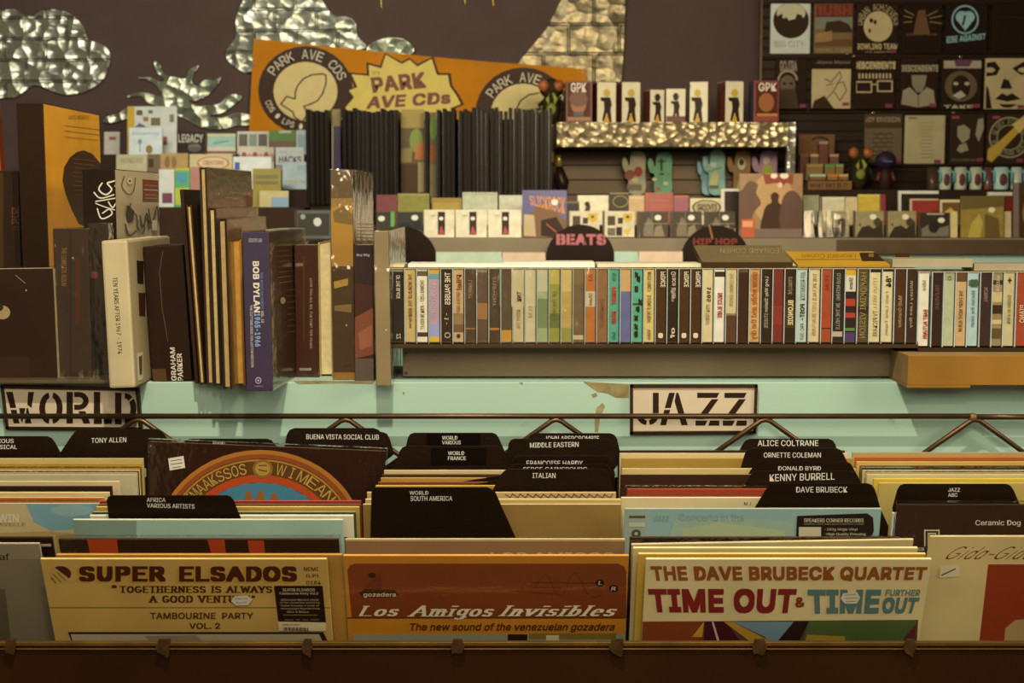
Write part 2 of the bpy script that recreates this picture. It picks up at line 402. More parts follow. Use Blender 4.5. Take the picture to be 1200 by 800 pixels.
ct = thing('display_counter', 'pale teal painted counter with a ledge behind the record bins', 'counter', (0, 2.3, 0))
b = MB(); b.box(wallframe(BOARD_Y), -1.35, 1.35, 0, LEDGE_Z, -.02, 0, TEAL); b.build('front_board', ct, bev=.0015)
b = MB(); b.box(wallframe(BOARD_Y), -1.35, 1.35, LEDGE_Z-.022, LEDGE_Z, -.62, -.02, TEAL); b.build('ledge', ct)
b = MB(); b.box(wallframe(2.68), -1.35, 1.35, 0, LEDGE_Z-.022, -.02, 0, TEAL); b.build('back_board', ct)
Fb = Frame((0, BOARD_Y-.0002, 0), (1,0,0), (0,0,1), (0,-1,0))
for st in ([(683,447),(737,450),(737,466),(722,466),(712,461),(700,459),(690,452)], [(693,462),(699,460),(700,464),(695,466)], [(699,478),(706,472),(709,476),(703,490),(701,506),(697,506),(697,490)],
           [(608,448),(613,448),(612,451)], [(343,446),(440,446),(436,450),(400,449),(350,450)], [(472,459),(474,459),(474,462),(472,462)]):
    b = MB(); art(b, Fb, [('q', st, M('8a7c50', .7, noise=.3, ns=60))]); b.build('paint_wear', ct)


# left shelf plate under the dark box sets
sp = MB(); F = wallframe(Y_on(450, LEDGE_Z)-.002); F.o = Vector((at(-60, 449, F.o.y).x, F.o.y, LEDGE_Z+.0008)); wd = at(128, 449, F.o.y).x-F.o.x
sp.box(F, 0, wd, 0, .005, -.3, 0, M('6a5a40', .4, .5)); tag(sp.build('shelf_plate', bev=.001), 'thin grey metal plate under the dark box sets above the WORLD sign', 'shelf plate')

# signs on the board
def sign(label, quad, letters, wpx):
    F = Frame((0, BOARD_Y-.006, 0), (1,0,0), (0,0,1), (0,-1,0)); q = [F.px(*p) for p in quad]
    c = F.w(sum(p[0] for p in q)/4, min(p[1] for p in q), -.006)
    t = thing('section_sign', label, 'sign', c)
    b = MB(); b.prism(F, q, -.006, 0, M('cbb79a', .5, noise=.12, ns=8), M('3a2a1c')); b.build('board', t)
    b = MB()
    for i in range(4):
        (ax, ay), (bx, by) = q[i-1], q[i]; d = math.hypot(bx-ax, by-ay); ux, uy = (bx-ax)/d, (by-ay)/d; nx, ny = -uy*.002, ux*.002
        b.prism(F, [(ax-ux*.002+nx, ay-uy*.002+ny), (bx+ux*.002+nx, by+uy*.002+ny), (bx+ux*.002-nx, by+uy*.002-ny), (ax-ux*.002-nx, ay-uy*.002-ny)], -.006, .003, M('3b2617', .5))
    b.build('frame', t)
    b = MB(); art(b, F, [s+('2e2016',) if isinstance(s, tuple) else ('s', s, wpx, '2e2016') for s in letters] , step=.00003); b.build('lettering', t)
def seg(*p): return ('q', list(p))
J = [seg((765,460),(772,460),(772,484),(765,484)), ('ring', 759, 486, 13, 12, 6, 6.5, -78, 0), ('ring', 759, 486, 13, 12, 6, 6.5, 180, 262),
     seg((784,460),(791,460),(786,478),(779,478)), seg((778.5,480),(785.5,480),(780.5,498),(773.5,498)), seg((792.5,460),(795,460),(806,498),(798.5,498),(790.5,470)), seg((784,486),(797,486),(798,491),(783,491)),
     seg((817,460),(843,460),(840,466),(817,466)), seg((834,467.5),(842,467.5),(825,491),(816,491)), seg((815,492.5),(829,492.5),(826,498.5),(815,498.5)), seg((832,492.5),(843,492.5),(843,498.5),(830,498.5)),
     seg((849,460),(875,460),(872,466),(849,466)), seg((866,467.5),(874,467.5),(857,491),(848,491)), seg((847,492.5),(861,492.5),(858,498.5),(847,498.5)), seg((864,492.5),(875,492.5),(875,498.5),(862,498.5))]
sign('white framed sign stencilled JAZZ in black capitals on the teal board', [(740,452),(886,452),(884,506),(740,507)], J, 6.6)
W = [seg((7,459),(15,459),(19,478),(12,478)), seg((12.4,480),(19.4,480),(23,496),(16,496)), seg((22.5,478),(30,478),(26,496),(24,490)), seg((31,478),(33,478),(37,496),(29,496)), seg((33,459),(40,459),(37,478),(32,474)),
     ('ring', 59, 478, 13, 18.5, 6, 12, 98, 262), ('ring', 60.5, 478, 13, 18.5, 6, 12, -82, 82),
     seg((78,459),(85.5,459),(85.5,496),(78,496)), ('ring', 92, 469.5, 12, 10.5, 5.5, 4.5, -90, 90), seg((87,459),(92.5,459),(92.5,465),(87,465)), seg((87,474),(92.5,474),(92.5,480),(87,480)), seg((92,481.5),(100,481.5),(106,496),(98,496)),
     seg((110,459),(117.5,459),(117.5,489),(110,489)), seg((110,490.5),(119.5,490.5),(119.5,496.5),(110,496.5)), seg((122,490.5),(131,490.5),(131,496.5),(122,496.5)),
     seg((135,460),(142.5,460),(142.5,497),(135,497)), ('ring', 146, 478.5, 14, 18, 7, 12, -88, 40), ('ring', 146, 478.5, 14, 18, 7, 12, 48, 88)]
sign('white sign stencilled WORLD in black capitals under the dark box sets', [(3,453),(161,456),(165,502),(9,501)], W, 7.2)

# ================================================================== record bin
BINM = M('2c1806', .6, noise=.15, ns=5, spec=.2)
bn = thing('record_bin', 'long dark brown record bin with a worn brass coloured front rail', 'record bin', (0, 1.8, 0))
b = MB(); zr = at(600, 752, 1.555).z
b.box(wallframe(1.555), -1.3, 1.3, 0, zr-.004, -.018, 0, BINM); b.build('front_panel', bn, bev=.002)
b = MB(); b.box(wallframe(1.552), -1.3, 1.3, zr-.004, zr+.001, -.006, 0, M('6e4e20', .4, .6, noise=.3, ns=20)); b.box(wallframe(1.555), -1.3, 1.3, zr-.0085, zr-.0065, -.002, .0022, M('6e4e20', .4, .6, noise=.3, ns=20)); b.build('front_rail', bn, bev=.001)
b = MB(); F = wallframe(0)
P = [Vector((x, y, .70+.055*(y-1.688)+dz)) for dz in (-.02, .017) for y in (1.577, 2.04) for x in (-1.3, 1.3)]
for q in ((4,5,7,6), (1,0,2,3), (0,1,5,4), (3,2,6,7), (0,4,6,2), (5,1,3,7)): b.poly([P[i] for i in q], BINM)
b.build('bin_floor', bn)
b = MB(); b.box(wallframe(2.0395), -1.3, 1.3, .5, .93, -.014, 0, BINM); b.build('back_panel', bn)
COLX = [-.692, -.353, -.029, .301, .628]
for px, wpx in ((12, 15), (192, 19), (360, 14), (536, 16), (723, 19), (890, 17), (1066, 15)):
    b = MB(); F = wallframe(1.5505); x0 = F.px(px-wpx/2, 750)[0]; x1 = F.px(px+wpx/2, 750)[0]; xm = (x0+x1)/2
    z1 = zr+.0035; rnd = [random.uniform(-.003, .003) for _ in range(6)]
    b.prism(F, [(x0+.003, z1), (x1-.002, z1-.001), (x1+rnd[0], zr-.004), (x1-.003, zr-.011+rnd[1]), (xm+.004, zr-.014+rnd[2]), (xm-.004, zr-.011), (x0+.002, zr-.010+rnd[3]), (x0, zr-.005)], -.001, .0012, M('3c2a14', .6, noise=.5, ns=80))
    b.box(F, x0+.003, x1-.002, z1-.001, z1+.0005, -.004, .001, M('3c2a14', .6, noise=.5, ns=80)); b.build('torn_tape', bn)

# wire truss behind the records
WIRE = M('5a4028', .38, .7, noise=.2, ns=40)
t = thing('wire_rail', 'long bronze wire truss rail in front of the teal board', 'wire rail', (0, 2.035, .93))
RY = 2.0335; zt = at(600, 487.5, RY).z
b = MB(); b.tube([(at(-60, 487, RY).x, RY, zt), (at(1137, 487, RY).x, RY, zt)], .0040, WIRE); b.build('rod', t, smooth=True)
b = MB(); b.tube([(at(1143, 489, RY).x, RY, zt-.001), (at(1260, 489, RY).x, RY, zt-.001)], .0040, WIRE); b.build('rod', t, smooth=True)
b = MB(); b.tube([(at(-60, 487, RY).x, RY, .99), (at(1260, 487, RY).x, RY, .99)], .0035, WIRE); b.build('lower_rod', t, smooth=True)
for px in (-50, 530, 1250): b = MB(); x = at(px, 500, RY).x; b.tube([(x, RY, .99), (x, RY, .92)], .0035, WIRE); b.build('post', t, smooth=True)
for ax in (-85, 162, 405, 652, 897, 1143):
    a = at(ax, 491.5, RY); b = MB(); hx = .144
    b.tube([(a.x-hx, RY, .992), (a.x-.007, RY, a.z-.002), (a.x, RY, a.z), (a.x+.007, RY, a.z-.002), (a.x+hx, RY, .992)], .0037, WIRE); b.build('truss_wire', t, smooth=True)
b = MB(); a = at(1140, 489, RY); b.ball(a, .007, .005, .0065, M('7a5c38', .5, .5, noise=.3)); b.build('weld', t, smooth=True)

# ================================================================== records
def zfloor(Y): return .719+.055*(Y-1.688)
def interp(x, xs, ys):
    if x <= xs[0]: return ys[0]
    for a, b2, c, d in zip(xs, xs[1:], ys, ys[1:]):
        if x <= b2: return c+(d-c)*(x-a)/(b2-a)
    return ys[-1]
def lean_at(Y): return math.radians(interp(Y, [1.57, 1.72, 1.9, 2.02], [22, 13, 5, 1.5]))
prevY = {}; DBG = []
def stand(c, py, L=.315, gap=.0045, Yf=None, drop=0):
    """where a sleeve of length L stands in column c when its top edge shows at py"""
    d = ray(600, py); s = -d.z/d.y; Y = 1.8
    for _ in range(12):
        a = lean_at(Y); Y = .5*Y+.5*(CZ-.719-L*math.cos(a)-.055*(L*math.sin(a)-1.688))/(s+.055)
    if c in prevY and Y < prevY[c]+gap: Y = prevY[c]+gap
    Y = min(Yf or Y, 2.024)
    a = lean_at(Y); z = CZ-s*Y
    for _ in range(6):
        L2 = (z-drop-zfloor(Y+.31*math.sin(a)))/math.cos(a)
    prevY[c] = Y
    DBG.append((c, py, 'rec', round(Y, 4), round(math.degrees(a), 1), round(L2, 3)))
    return Y, z, a, L2
RECG = {0: 'records in the bin at the left end', 1: 'records in the bin behind the WORLD sign', 2: 'records in the middle bin', 3: 'records in the bin below the JAZZ sign', 4: 'records in the bin at the right end'}
def rec(c, py, front, edge, label, items=(), x=None, th=.0035, film=None, roll=0, W=.315, sticker=(), gap=.0045, coat=0, dx=0, rough=.5, Yf=None):
    Y, z, a, L = stand(c, py, gap=gap, Yf=Yf, drop=.16*math.sin(math.radians(abs(roll))))
    xc = COLX[c]
    if x is not None:
        xa, xb = at(x[0], py, Y).x, at(x[1], py, Y).x; W = min(.318, xb-xa)
        xc = xb-W/2 if c < 2 else xa+W/2
    r = math.radians(roll); ex = Vector((1,0,0)); ey = Vector((0, -math.sin(a), math.cos(a))); ez = Vector((0, -math.cos(a), -math.sin(a)))
    ex, ey = ex*math.cos(r)+ey*math.sin(r), ey*math.cos(r)-ex*math.sin(r)
    F = Frame((xc, Y, z), ex, ey, ez, (-W/2, -L, W/2, 0))
    t = thing('vinyl_record', label, 'record', F.w(0, -L, -th/2), RECG[c])
    b = MB(); e = M(edge, .7, noise=.15, ns=40)
    b.box(F, -W/2, W/2, -L, 0, -th, 0, M(front, rough, noise=.08, coat=coat), e); b.build('sleeve', t, bev=.0006)
    if items: b = MB(); art(b, F, items, coat=coat, rough=rough); b.build('cover_print', t)
    if sticker: b = MB(); art(b, Frame(F.o+ez*.0012, ex, ey, ez, F.rect), sticker); b.build('price_sticker', t)
    if film:
        b = MB(); b.box(F, -W/2-.002, W/2+.002, -L, .004 if film is WRINKLE else .0008, -th-.0006, .0011, film); b.build('plastic_sleeve', t)
    return F
DIVM = M('1f140b', .42, noise=.10, ns=30, bump=.1, bs=300)
DIVG = 'black divider cards with raised tabs'
def div(c, py, tab, label, texts=(), x=None, gap=.0055, patch=None):
    """tab: outline of what shows of the card, left to right"""
    d = ray(600, py); s = -d.z/d.y
    Y = min(prevY.get(c, 1.6)+gap, 2.026); prevY[c] = Y; z = CZ-s*Y; a = lean_at(Y); L = z-zfloor(Y+.1); a = math.asin(.315*math.sin(a)/L)
    ey = Vector((0, -math.sin(a), math.cos(a))); ez = Vector((0, -math.cos(a), -math.sin(a)))
    F = Frame((COLX[c], Y, z), (1,0,0), ey, ez); L = (z-zfloor(Y+L*math.sin(a)))/math.cos(a)
    DBG.append((c, py, 'div', round(Y, 4), round(math.degrees(a), 1), round(L, 3)))
    q = [F.px(*p) for p in tab]
    lo = min(-.055, min(p[1] for p in q)-.002)
    t = thing('divider_card', label, 'divider card', F.w(0, -L, -.0006), DIVG)
    b = MB(); q = [(-.157, -L), (-.157, lo)]+q+[(.157, lo), (.157, -L)]
    b.prism(F, q, -.0012, 0, DIVM); b.build('card', t)
    if texts:
        b = MB()
        if patch: art(b, F, [('r', *patch, M('120b06', .3))], step=.0002)
        art(b, Frame(F.o+ez*.0002, F.ex, ey, ez), [('t', *tx, 'd8cfc0', 0, .009) if len(tx) == 5 else ('tq', tx[0], tx[1], 'd8cfc0', 0, .009) for tx in texts]); b.build('lettering', t)
def tabpts(x0, x1, y, lx, rx, yb, r=7):
    """tab with rounded shoulders: top from x0 to x1 at y, feet at lx, rx at yb"""
    L = [(lx, yb)]; R = []
    L += [(x0+(lx-x0)*.12-.5, y+r), (x0+r*.25, y+r*.3), (x0+r, y)]
    R = [(x1-r, y), (x1-r*.25, y+r*.3), (x1+(rx-x1)*.12+.5, y+r), (rx, yb)]
    return L+R

CR, TAN, ORG, DK, WH = 'c9b07c', 'a88748', 'b06a1c', '38241a', 'd2c3a0'
# --- column at the left end
rec(0, 637, '8d8168', 'b5a27c', 'grey cover lettered in small black type, front record at the left end', [('r', -200, 655, 80, 800, '7d7058'), ('q', [(-200,690),(6,690),(14,760),(-200,760)], '5f5340'), ('t', 'eaf', -8, 648, 11, 656, '2c2018')], x=(-280, 46), film=FILM)
rec(0, 630, '2b1d14', '3a2a1c', 'dark record with cream marks just behind the grey cover', [('r', 48, 637, 60, 640, 'b8a37c')], x=(-260, 61))
rec(0, 590, '7fa6b0', 'c8b68c', 'pale blue and cream cover with white capitals at the left edge', [('q', [(-150,585),(30,590),(40,612),(60,622),(112,618),(110,632),(70,640),(-150,640)], 'c9b484'), ('e', 85, 598, 26, 7, '93b3b4'), ('q', [(-100,628),(60,622),(112,628),(110,660),(-100,660)], 'b59a62'), ('t', 'DWIN', -10, 602, 22, 612, 'dcd2b8', 0, .03), ('t', 'CARAVELLE', -20, 612, 30, 616, 'b0713a')], x=(-200, 116), film=WRINKLE)
for py, x1, fr, ed, lb in ((583, 122, 'b86a2c', 'c9ae74', 'orange edged record behind the pale blue cover'), (577, 128, CR, 'd0ba86', 'cream record with pale top edge, second behind the pale blue cover'), (570, 131, '30211a', '463423', 'dark record third behind the pale blue cover'),
    (564, 140, 'c4ae80', 'd2bd8c', 'cream record in a ragged paper sleeve, fourth behind the pale blue cover'), (556, 160, 'b7ae8c', 'c0b592', 'record in a loose clear plastic sleeve with bent corner'), (551, 163, 'c8b488', 'd4c195', 'wide cream record just behind the loose clear sleeve'),
    (543, 166, 'a8842e', 'c29c40', 'mustard yellow record at the back of the left end bin'), (537, 168, 'b9a469', 'cdb87c', 'pale olive record backmost in the left end bin')):
    rec(0, py, fr, ed, lb, x=(x1-300, x1), film=WRINKLE if 'clear' in lb else None)
div(0, 511, tabpts(-40, 62, 511, -60, 76, 540), 'black divider card cut by the left edge, lettered CLASSICAL', [('VARIOUS', -16, 514, 16, 519), ('CLASSICAL', -18, 521, 20, 526)], gap=0.02)

# --- column behind the WORLD sign
ELS = [('r', 40, 711, 392, 712.5, '8a6a34'),
   ('e', 71, 672, 12.5, 9, '4a2a16'), ('q', [(56,672),(62,663),(88,683),(70,684)], 'b8954c'), ('s', [(62,672),(72,682)], .8, '4a2a16'), ('s', [(67,670),(77,680)], .8, '4a2a16'), ('s', [(59,677),(66,683)], .8, '4a2a16'),
   ('g', 'SUPER', 90.5, 664, 191, 682, 'c08a2c', .42, .30, 0, 0), ('g', 'SUPER', 93, 663, 194, 681, '4a2414', .36, .24, 0, 0),
   ('g', 'ELSADOS', 207.5, 664, 345, 682, 'c08a2c', .42, .30, 0, 0), ('g', 'ELSADOS', 210, 663, 348, 681, '4a2414', .36, .24, 0, 0),
   ('g', 'TOGETHERNESS IS ALWAYS', 140, 686, 319, 694, '4a2a16', .30, .12, 0, 1), ('t', '"', 131, 685, 137, 688.5, '4a2a16', 0, .03),
   ('g', 'A GOOD VENTURE', 174, 697, 293, 705.5, '4a2a16', .30, .12, 0, 1), ('t', '"', 295, 697, 299, 700, '4a2a16', 0, .03),
   ('t', 'TAMBOURINE  PARTY', 176, 717, 297, 724.5, '4f3018', 0, .022), ('t', 'VOL. 2', 222, 729, 258, 736, '4f3018', 0, .022),
   ('t', 'NEMI', 356, 663.5, 373, 668, '4a2a16'), ('t', '(LP)', 359, 671.5, 373, 676, '4a2a16'), ('t', '0184', 359, 679.5, 376, 684, '4a2a16'),
   ('q', [(80,739.5),(379,739.5),(384,750),(84,750)], '2f1f15'), ('q', [(83,742),(374,742),(379,752),(86,752)], 'a89878'), ('q', [(170,744),(230,743),(240,752),(176,752)], '8a7a60')]
STK = [('q', [(321,686),(378,686),(382.5,739),(327,739)], 'cbb68c'), ('q', [(321,686),(378,686),(382,729),(326,728)], '2a1a12'), ('t', 'SUPER ELSADOS', 331, 689, 369, 692.5, 'c8b48c'), ('t', 'Tambourine Party Vol.2', 327, 693.5, 373, 697, 'c8b48c'),
   ('t', 'Afternoon Record music', 329, 701, 374, 703.5, 'b09a72'), ('t', 'of the seventies sound by', 328, 704.5, 375, 707, 'b09a72'), ('t', 'Super Elsados a suite of', 329, 708, 374, 710.5, 'b09a72'), ('t', 'Heavyweight Nigerian Funk', 329, 711.5, 375, 714, 'b09a72'), ('t', 'Afro & Disco', 336, 715, 362, 717.5, 'b09a72'), ('s', [(332,720),(372,720)], .7, '8a7450'), ('t', 'Nemi  Hit  Vol. 2006', 334, 724.5, 374, 726.5, '8a7450'),
   ('t', 'SUPER ELSADOS', 331, 730.5, 352, 732, '4a3420')] + [('r', 332+i*1.5, 734, 332+i*1.5+(.9 if i % 3 else .5), 738, '2a1a12') for i in range(20)]
HEX = [('q', [(275,697),(290,696),(296,701),(291,707.5),(277,708),(271,703)], 'c9c0a8'), ('t', 'PARK AVE', 276, 699, 290, 701, '7a6e5a'), ('t', '$16.99', 277, 703, 289, 706, '7a6e5a')]
rec(1, 655, 'c09a50', 'd2b878', 'tan cover lettered in fat dark brown block capitals, front record below the WORLD sign', ELS, x=(47, 383), film=FILM, sticker=STK+HEX, coat=.2)
rec(1, 650, 'b5843a', 'b9863c', 'plain orange tan record just behind the tan block lettered cover', [('r', 380, 655, 384, 660, 'a07a3c')], x=(66, 401), film=FILM)
rec(1, 632, '2c1c12', '4a3522', 'black cover with red orange squares', [('q', [(102,632),(137,632),(139,650),(106,650)], 'b8401c'), ('q', [(243,632),(263,632),(265,650),(248,650)], 'b8401c'), ('q', [(290,633),(309,633),(311,650),(293,650)], 'b8401c'), ('t', 'M', 80, 645, 89, 650, '6a2418')], x=(62, 397), film=WRINKLE, coat=.3)
rec(1, 609, '9db6a4', 'd2c8a4', 'pale blue green cover with a grey left third', [('q', [(70,609),(160,610),(160,640),(70,640)], '7d8f80')], x=(69, 402))
div(1, 581, tabpts(125, 272, 580.5, 128, 284, 612, 6), 'black divider card lettered AFRICA, VARIOUS ARTISTS', [('AFRICA', [(172,588),(194,588),(194,583),(172,583)]), ('VARIOUS ARTISTS', [(172,594.5),(228,596),(228,590.5),(172,589.5)])])
for py, fr, ed, lb, xx in ((604, 'd0c6a8', 'dcd2b4', 'white edged record just behind the AFRICA divider card', (105, 414)), (600, '3c4a34', 'b59040', 'green spined record second behind the AFRICA divider card', (108, 417)), (594, 'b09248', 'cfae5c', 'yellow edged record third behind the AFRICA divider card', (112, 421)),
    (591, '5a3a24', '7a5436', 'brown record fourth behind the AFRICA divider card', (114, 422)), (587, '8a2c28', 'a8443a', 'dark red edged record under the big round emblem', (118, 423))):
    rec(1, py, fr, ed, lb, x=xx)
WIM = [('ring', 305, 636, 122, 109, 117, 104, 20, 160, 'b0702a'), ('ring', 305, 636, 117, 104, 112, 99, 20, 160, '8f4a1c'), ('ring', 305, 636, 112, 99, 92, 79, 20, 160, '5c3a18'), ('ring', 305, 636, 111, 98, 109, 96, 20, 160, 'b08030'), ('ring', 305, 636, 92, 80, 84, 71, 20, 160, 'b4481e'),
   ('e', 305, 636, 84, 71, '3f7d98'),
   ('arc', 'OEMAAKSSOS', 305, 636, 102, 88, 152, 99, 13, 'c09a48', .05), ('arc', 'WIMEAN', 305, 636, 102, 88, 80, 34, 13, 'c09a48', .05),
   ('e', 308, 549, 12, 11, '8a6426'), ('e', 308, 549, 9, 8, 'b08a3c'), ('s', [(303,545),(313,545)], 1.2, '5c3a18'), ('s', [(303,550),(313,552)], 1.2, '5c3a18'),
   ('q', [(286,586),(289,576),(293,574),(296,586)], '9a5a20'), ('q', [(299,586),(303,576),(307,574),(311,586)], '9a5a20'), ('q', [(316,586),(320,577),(323,577),(327,586)], '9a5a20')]
rec(1, 523, '2a1a12', '6a5638', 'black cover with a big round orange and blue emblem, tilted in its sleeve', WIM, x=(173, 452), film=WRINKLE, roll=-2.4, th=.004, sticker=[('q', [(197,537),(215,534),(217,548),(199,551)], 'cfc7b0'), ('s', [(200,540),(213,538)], .8, '4a3c2c'), ('s', [(200,544),(214,542)], .8, '4a3c2c'), ('s', [(202,548),(212,546.5)], .8, '4a3c2c')], Yf=1.93)
div(1, 514, tabpts(215, 320, 514, 208, 334, 530), 'black divider card half hidden behind the round emblem cover', [('AFRIKI', 249, 517, 264, 521)], gap=0.055)
div(1, 503, tabpts(86, 192, 502.5, 66, 207, 537, 9), 'black divider card with one white name beside the WORLD sign', [('TONY ALLEN', [(107,519),(148,518),(148,512),(107,513)])], gap=0.008)
div(1, 501, tabpts(337, 446, 501.5, 332, 459, 530, 8), 'black divider card with one long line of white capitals under the wire rail', [('BUENA VISTA SOCIAL CLUB', [(359,514.5),(444,515),(444,509),(359,508.5)])], gap=0.008)
div(1, 507, tabpts(352, 455, 506, 340, 462, 532), 'black divider card just peeking out behind the one with the longest white line', gap=0.008)

# --- middle column
LOS = [('q', [(404,660),(735,660),(735,800),(408,800)], 'c07c22'), ('q', [(407,668),(410,662),(416,660),(724,660),(731,663),(734,670),(734,723),(412,723)], '7c3a18'),
   ('r', 405, 723, 738, 724.5, '5a2a12'),
   ('s', [(625,690),(632,680),(637,673),(643,675),(650,692),(656,699),(662,693),(668,676),(674,671),(681,680),(688,695),(696,700),(708,696)], .9, '5a2c18'), ('s', [(623,682),(706,683)], .9, '4c2414'), ('s', [(623,688),(660,688)], .8, '5a2c18'), ('s', [(623,694),(650,695)], .8, '5a2c18'),
   ('e', 703, 682.5, 5, 4, '2c160c'), ('e', 719, 689, 5.5, 4, '2c160c'), ('g', 'L', 701, 680.5, 706, 684.5, 'd8c8a8', .2, .1, .2, 1), ('g', 'R', 716, 687, 722, 691, 'd8c8a8', .2, .1, .2, 1),
   ('e', 436, 673.5, 4.5, 3, '452010'), ('q', [(426,690),(431,683),(446,671),(448,690)], '6b3216'), ('q', [(420,694),(428,689),(462,691),(468,696),(455,699),(428,699)], '3c1c10'), ('t', 'gozadera', 426, 693.5, 464, 699.5, 'd2bf98', 0, .02),
   ('g', 'Los', 422, 709, 468, 721, 'e2d2ae', .24, .07, .16, 1), ('g', 'Amigos', 480, 708.5, 578, 725, 'e2d2ae', .24, .07, .1, 1), ('g', 'Invisibles', 589, 708.5, 723, 721, 'e2d2ae', .24, .07, .08, 1),
   ('tq', 'The new sound of the venezuelan gozadera', [(479,740),(718,740),(722,729),(481,729)], '4c2410', 0, .018),
   ('r', 414, 742, 740, 800, '8c8870'), ('r', 620, 741, 722, 748, '7a6428'), ('r', 640, 743, 655, 760, 'c0b48c'), ('r', 595, 742, 618, 760, '302018')]
rec(2, 651, 'c07c22', 'd49a44', 'orange brown cover lettered in fat white italics, front record of the middle bin', LOS, x=(402, 737), film=FILM, coat=.3)
rec(2, 632, '9c7450', 'c8ae7a', 'mauve brown record with pale capitals just behind the orange brown cover', [('t', 'LOS AMIGOS', 575, 647, 720, 656, 'cdb690', 0, .02), ('r', 405, 632, 740, 634, 'c8ae7a')], x=(404, 733), film=FILM)
div(2, 571, tabpts(436, 576, 571, 434, 606, 634, 5), 'black divider card lettered WORLD SOUTH AMERICA', [('WORLD', [(480,579.5),(502,579.5),(502,575),(480,575)]), ('SOUTH AMERICA', [(481,587),(530,586.5),(530,581),(481,581)])], gap=0.08)
rec(2, 591, '8e6e38', 'd2b884', 'plain kraft brown record beside the SOUTH AMERICA divider card', x=(425, 728), coat=.1)
rec(2, 585, 'c0a468', 'd8c294', 'cream record with a pale edge just behind the kraft brown one', x=(428, 728))
rec(2, 577, 'b89a6c', 'c9ad80', 'cream cover with black line drawing under the ITALIAN divider card', [('s', [(592+i*9, 579), (598+i*9, 583), (601+i*9, 578)], .9, '3a2818') for i in range(14)], x=(430, 722))
div(2, 550, tabpts(590, 712, 549.5, 574, 721, 580, 6), 'black divider card lettered ITALIAN', [('ITALIAN', [(624,560),(651,560),(651,554),(624,554)])])
rec(2, 569, 'b08c38', 'c8a24a', 'yellow edged record behind the SOUTH AMERICA divider card', x=(440, 700), gap=.003)
div(2, 544, tabpts(598, 714, 544, 586, 721, 562, 6), 'black divider card whose name is half hidden behind the ITALIAN card', [('SERGE GAINSBOURG', 613, 547, 688, 552)])
rec(2, 565, '6a3424', '8a5030', 'red brown record second behind the SOUTH AMERICA divider card', x=(443, 702), gap=.003)
div(2, 534, tabpts(602, 716, 534, 594, 721, 556, 6), 'black divider card lettered in white, third of the stack behind the ITALIAN card', [('FRANCOISE HARDY', 617, 539.5, 683, 545.5)])
rec(2, 560, 'a87c3c', 'bf9450', 'orange tan record third behind the SOUTH AMERICA divider card', x=(446, 704), gap=.003)
rec(2, 556, '4a3422', '5e452e', 'dark record fourth behind the SOUTH AMERICA divider card', x=(448, 706), gap=.003)
rec(2, 551, 'c0a878', 'd0ba88', 'cream record backmost of the row behind the SOUTH AMERICA divider card', x=(450, 708), gap=.003)
div(2, 523, tabpts(470, 588, 522.5, 460, 601, 552, 6), 'black divider card lettered WORLD FRANCE', [('WORLD', 525, 528.5, 544, 533), ('FRANCE', 525, 534.5, 546, 539)], patch=(505, 525, 570, 545), gap=0.03)
div(2, 514, tabpts(597, 716, 514, 592, 724, 545, 6), 'black divider card lettered MIDDLE EASTERN', [('MIDDLE EASTERN', [(621,524.5),(678,523.5),(678,517.5),(621,518.5)])], gap=0.02)
div(2, 507, tabpts(479, 583, 507, 474, 592, 530, 6), 'black divider card lettered WORLD VARIOUS', [('WORLD', 518, 510.5, 536, 515), ('VARIOUS', 518, 516, 540, 520.5)], patch=(500, 508, 563, 523), gap=0.02)
div(2, 507.5, tabpts(620, 722, 507.5, 612, 729, 540, 7), 'black divider card backmost of the stack, behind the MIDDLE EASTERN card', [('JOHN ABERCROMBIE', 638, 510.5, 702, 516.5)], gap=0.03)

# --- column below the JAZZ sign
BRU = [('q', [(750,728),(1076,726),(1070,830),(750,830)], '5a3a2c'), ('q', [(749,728),(824,728),(812,800),(749,800)], '7e3a1a'), ('q', [(825,728),(823,746),(811,746)], 'c48a28'), ('q', [(826,728),(850,728),(875,760),(824,760)], '4a1c28'), ('q', [(834,728),(836,728),(846,760),(843,760)], 'c8a8a0'),
   ('q', [(848,728),(858,728),(905,752),(880,752)], 'b0862c'), ('q', [(858,728),(930,728),(912,760),(895,745)], '6f8890'), ('q', [(930,728),(948,727),(932,760),(910,752)], '2e2118'), ('q', [(948,727),(1075,726),(1064,760),(938,760)], '4a5a2c'), ('q', [(946,743),(990,745),(990,760),(940,760)], '9a7c2c'), ('q', [(1074,730),(1058,748),(1068,760)], '5a2420'),
   ('tq', 'THE DAVE BRUBECK QUARTET', [(765,681),(1084,680),(1087,663.5),(762,662.5)], '8a4a1a', 0, .045),
   ('tq', 'TIME OUT', [(763,717),(930,718),(934,689),(759,689)], '7a1f1a', 0, .05), ('t', '&', 932, 699, 943, 711, '7a2f1a', 0, .03),
   ('tq', 'TIME', [(948,718),(1029,718),(1033,690),(946,690)], '54706a', 0, .05), ('tq', 'FURTHER', [(1037,697.5),(1077,697.5),(1079,690),(1038,690)], '6a7a6a', 0, .04), ('tq', 'OUT', [(1033,718),(1072,718),(1078,699),(1035,699)], '54706a', 0, .05)]
rec(3, 655, 'd2bd88', 'dcc894', 'cream cover with big dark red and teal capitals, front record below the JAZZ sign', BRU, x=(757, 1092), coat=.1, sticker=[('q', [(988,695),(1004,693),(1008,700),(1004,707),(990,707),(985,701)], 'c9bfa6'), ('s', [(990,697),(1003,696)], .8, '8a7c66'), ('s', [(990,701),(1005,700)], .8, '8a7c66'), ('s', [(991,704.5),(1003,704)], .8, '8a7c66')])
rec(3, 649, 'c9a03c', 'd8b870', 'yellow edged record just behind the cream cover with big dark red capitals', x=(748, 1085))
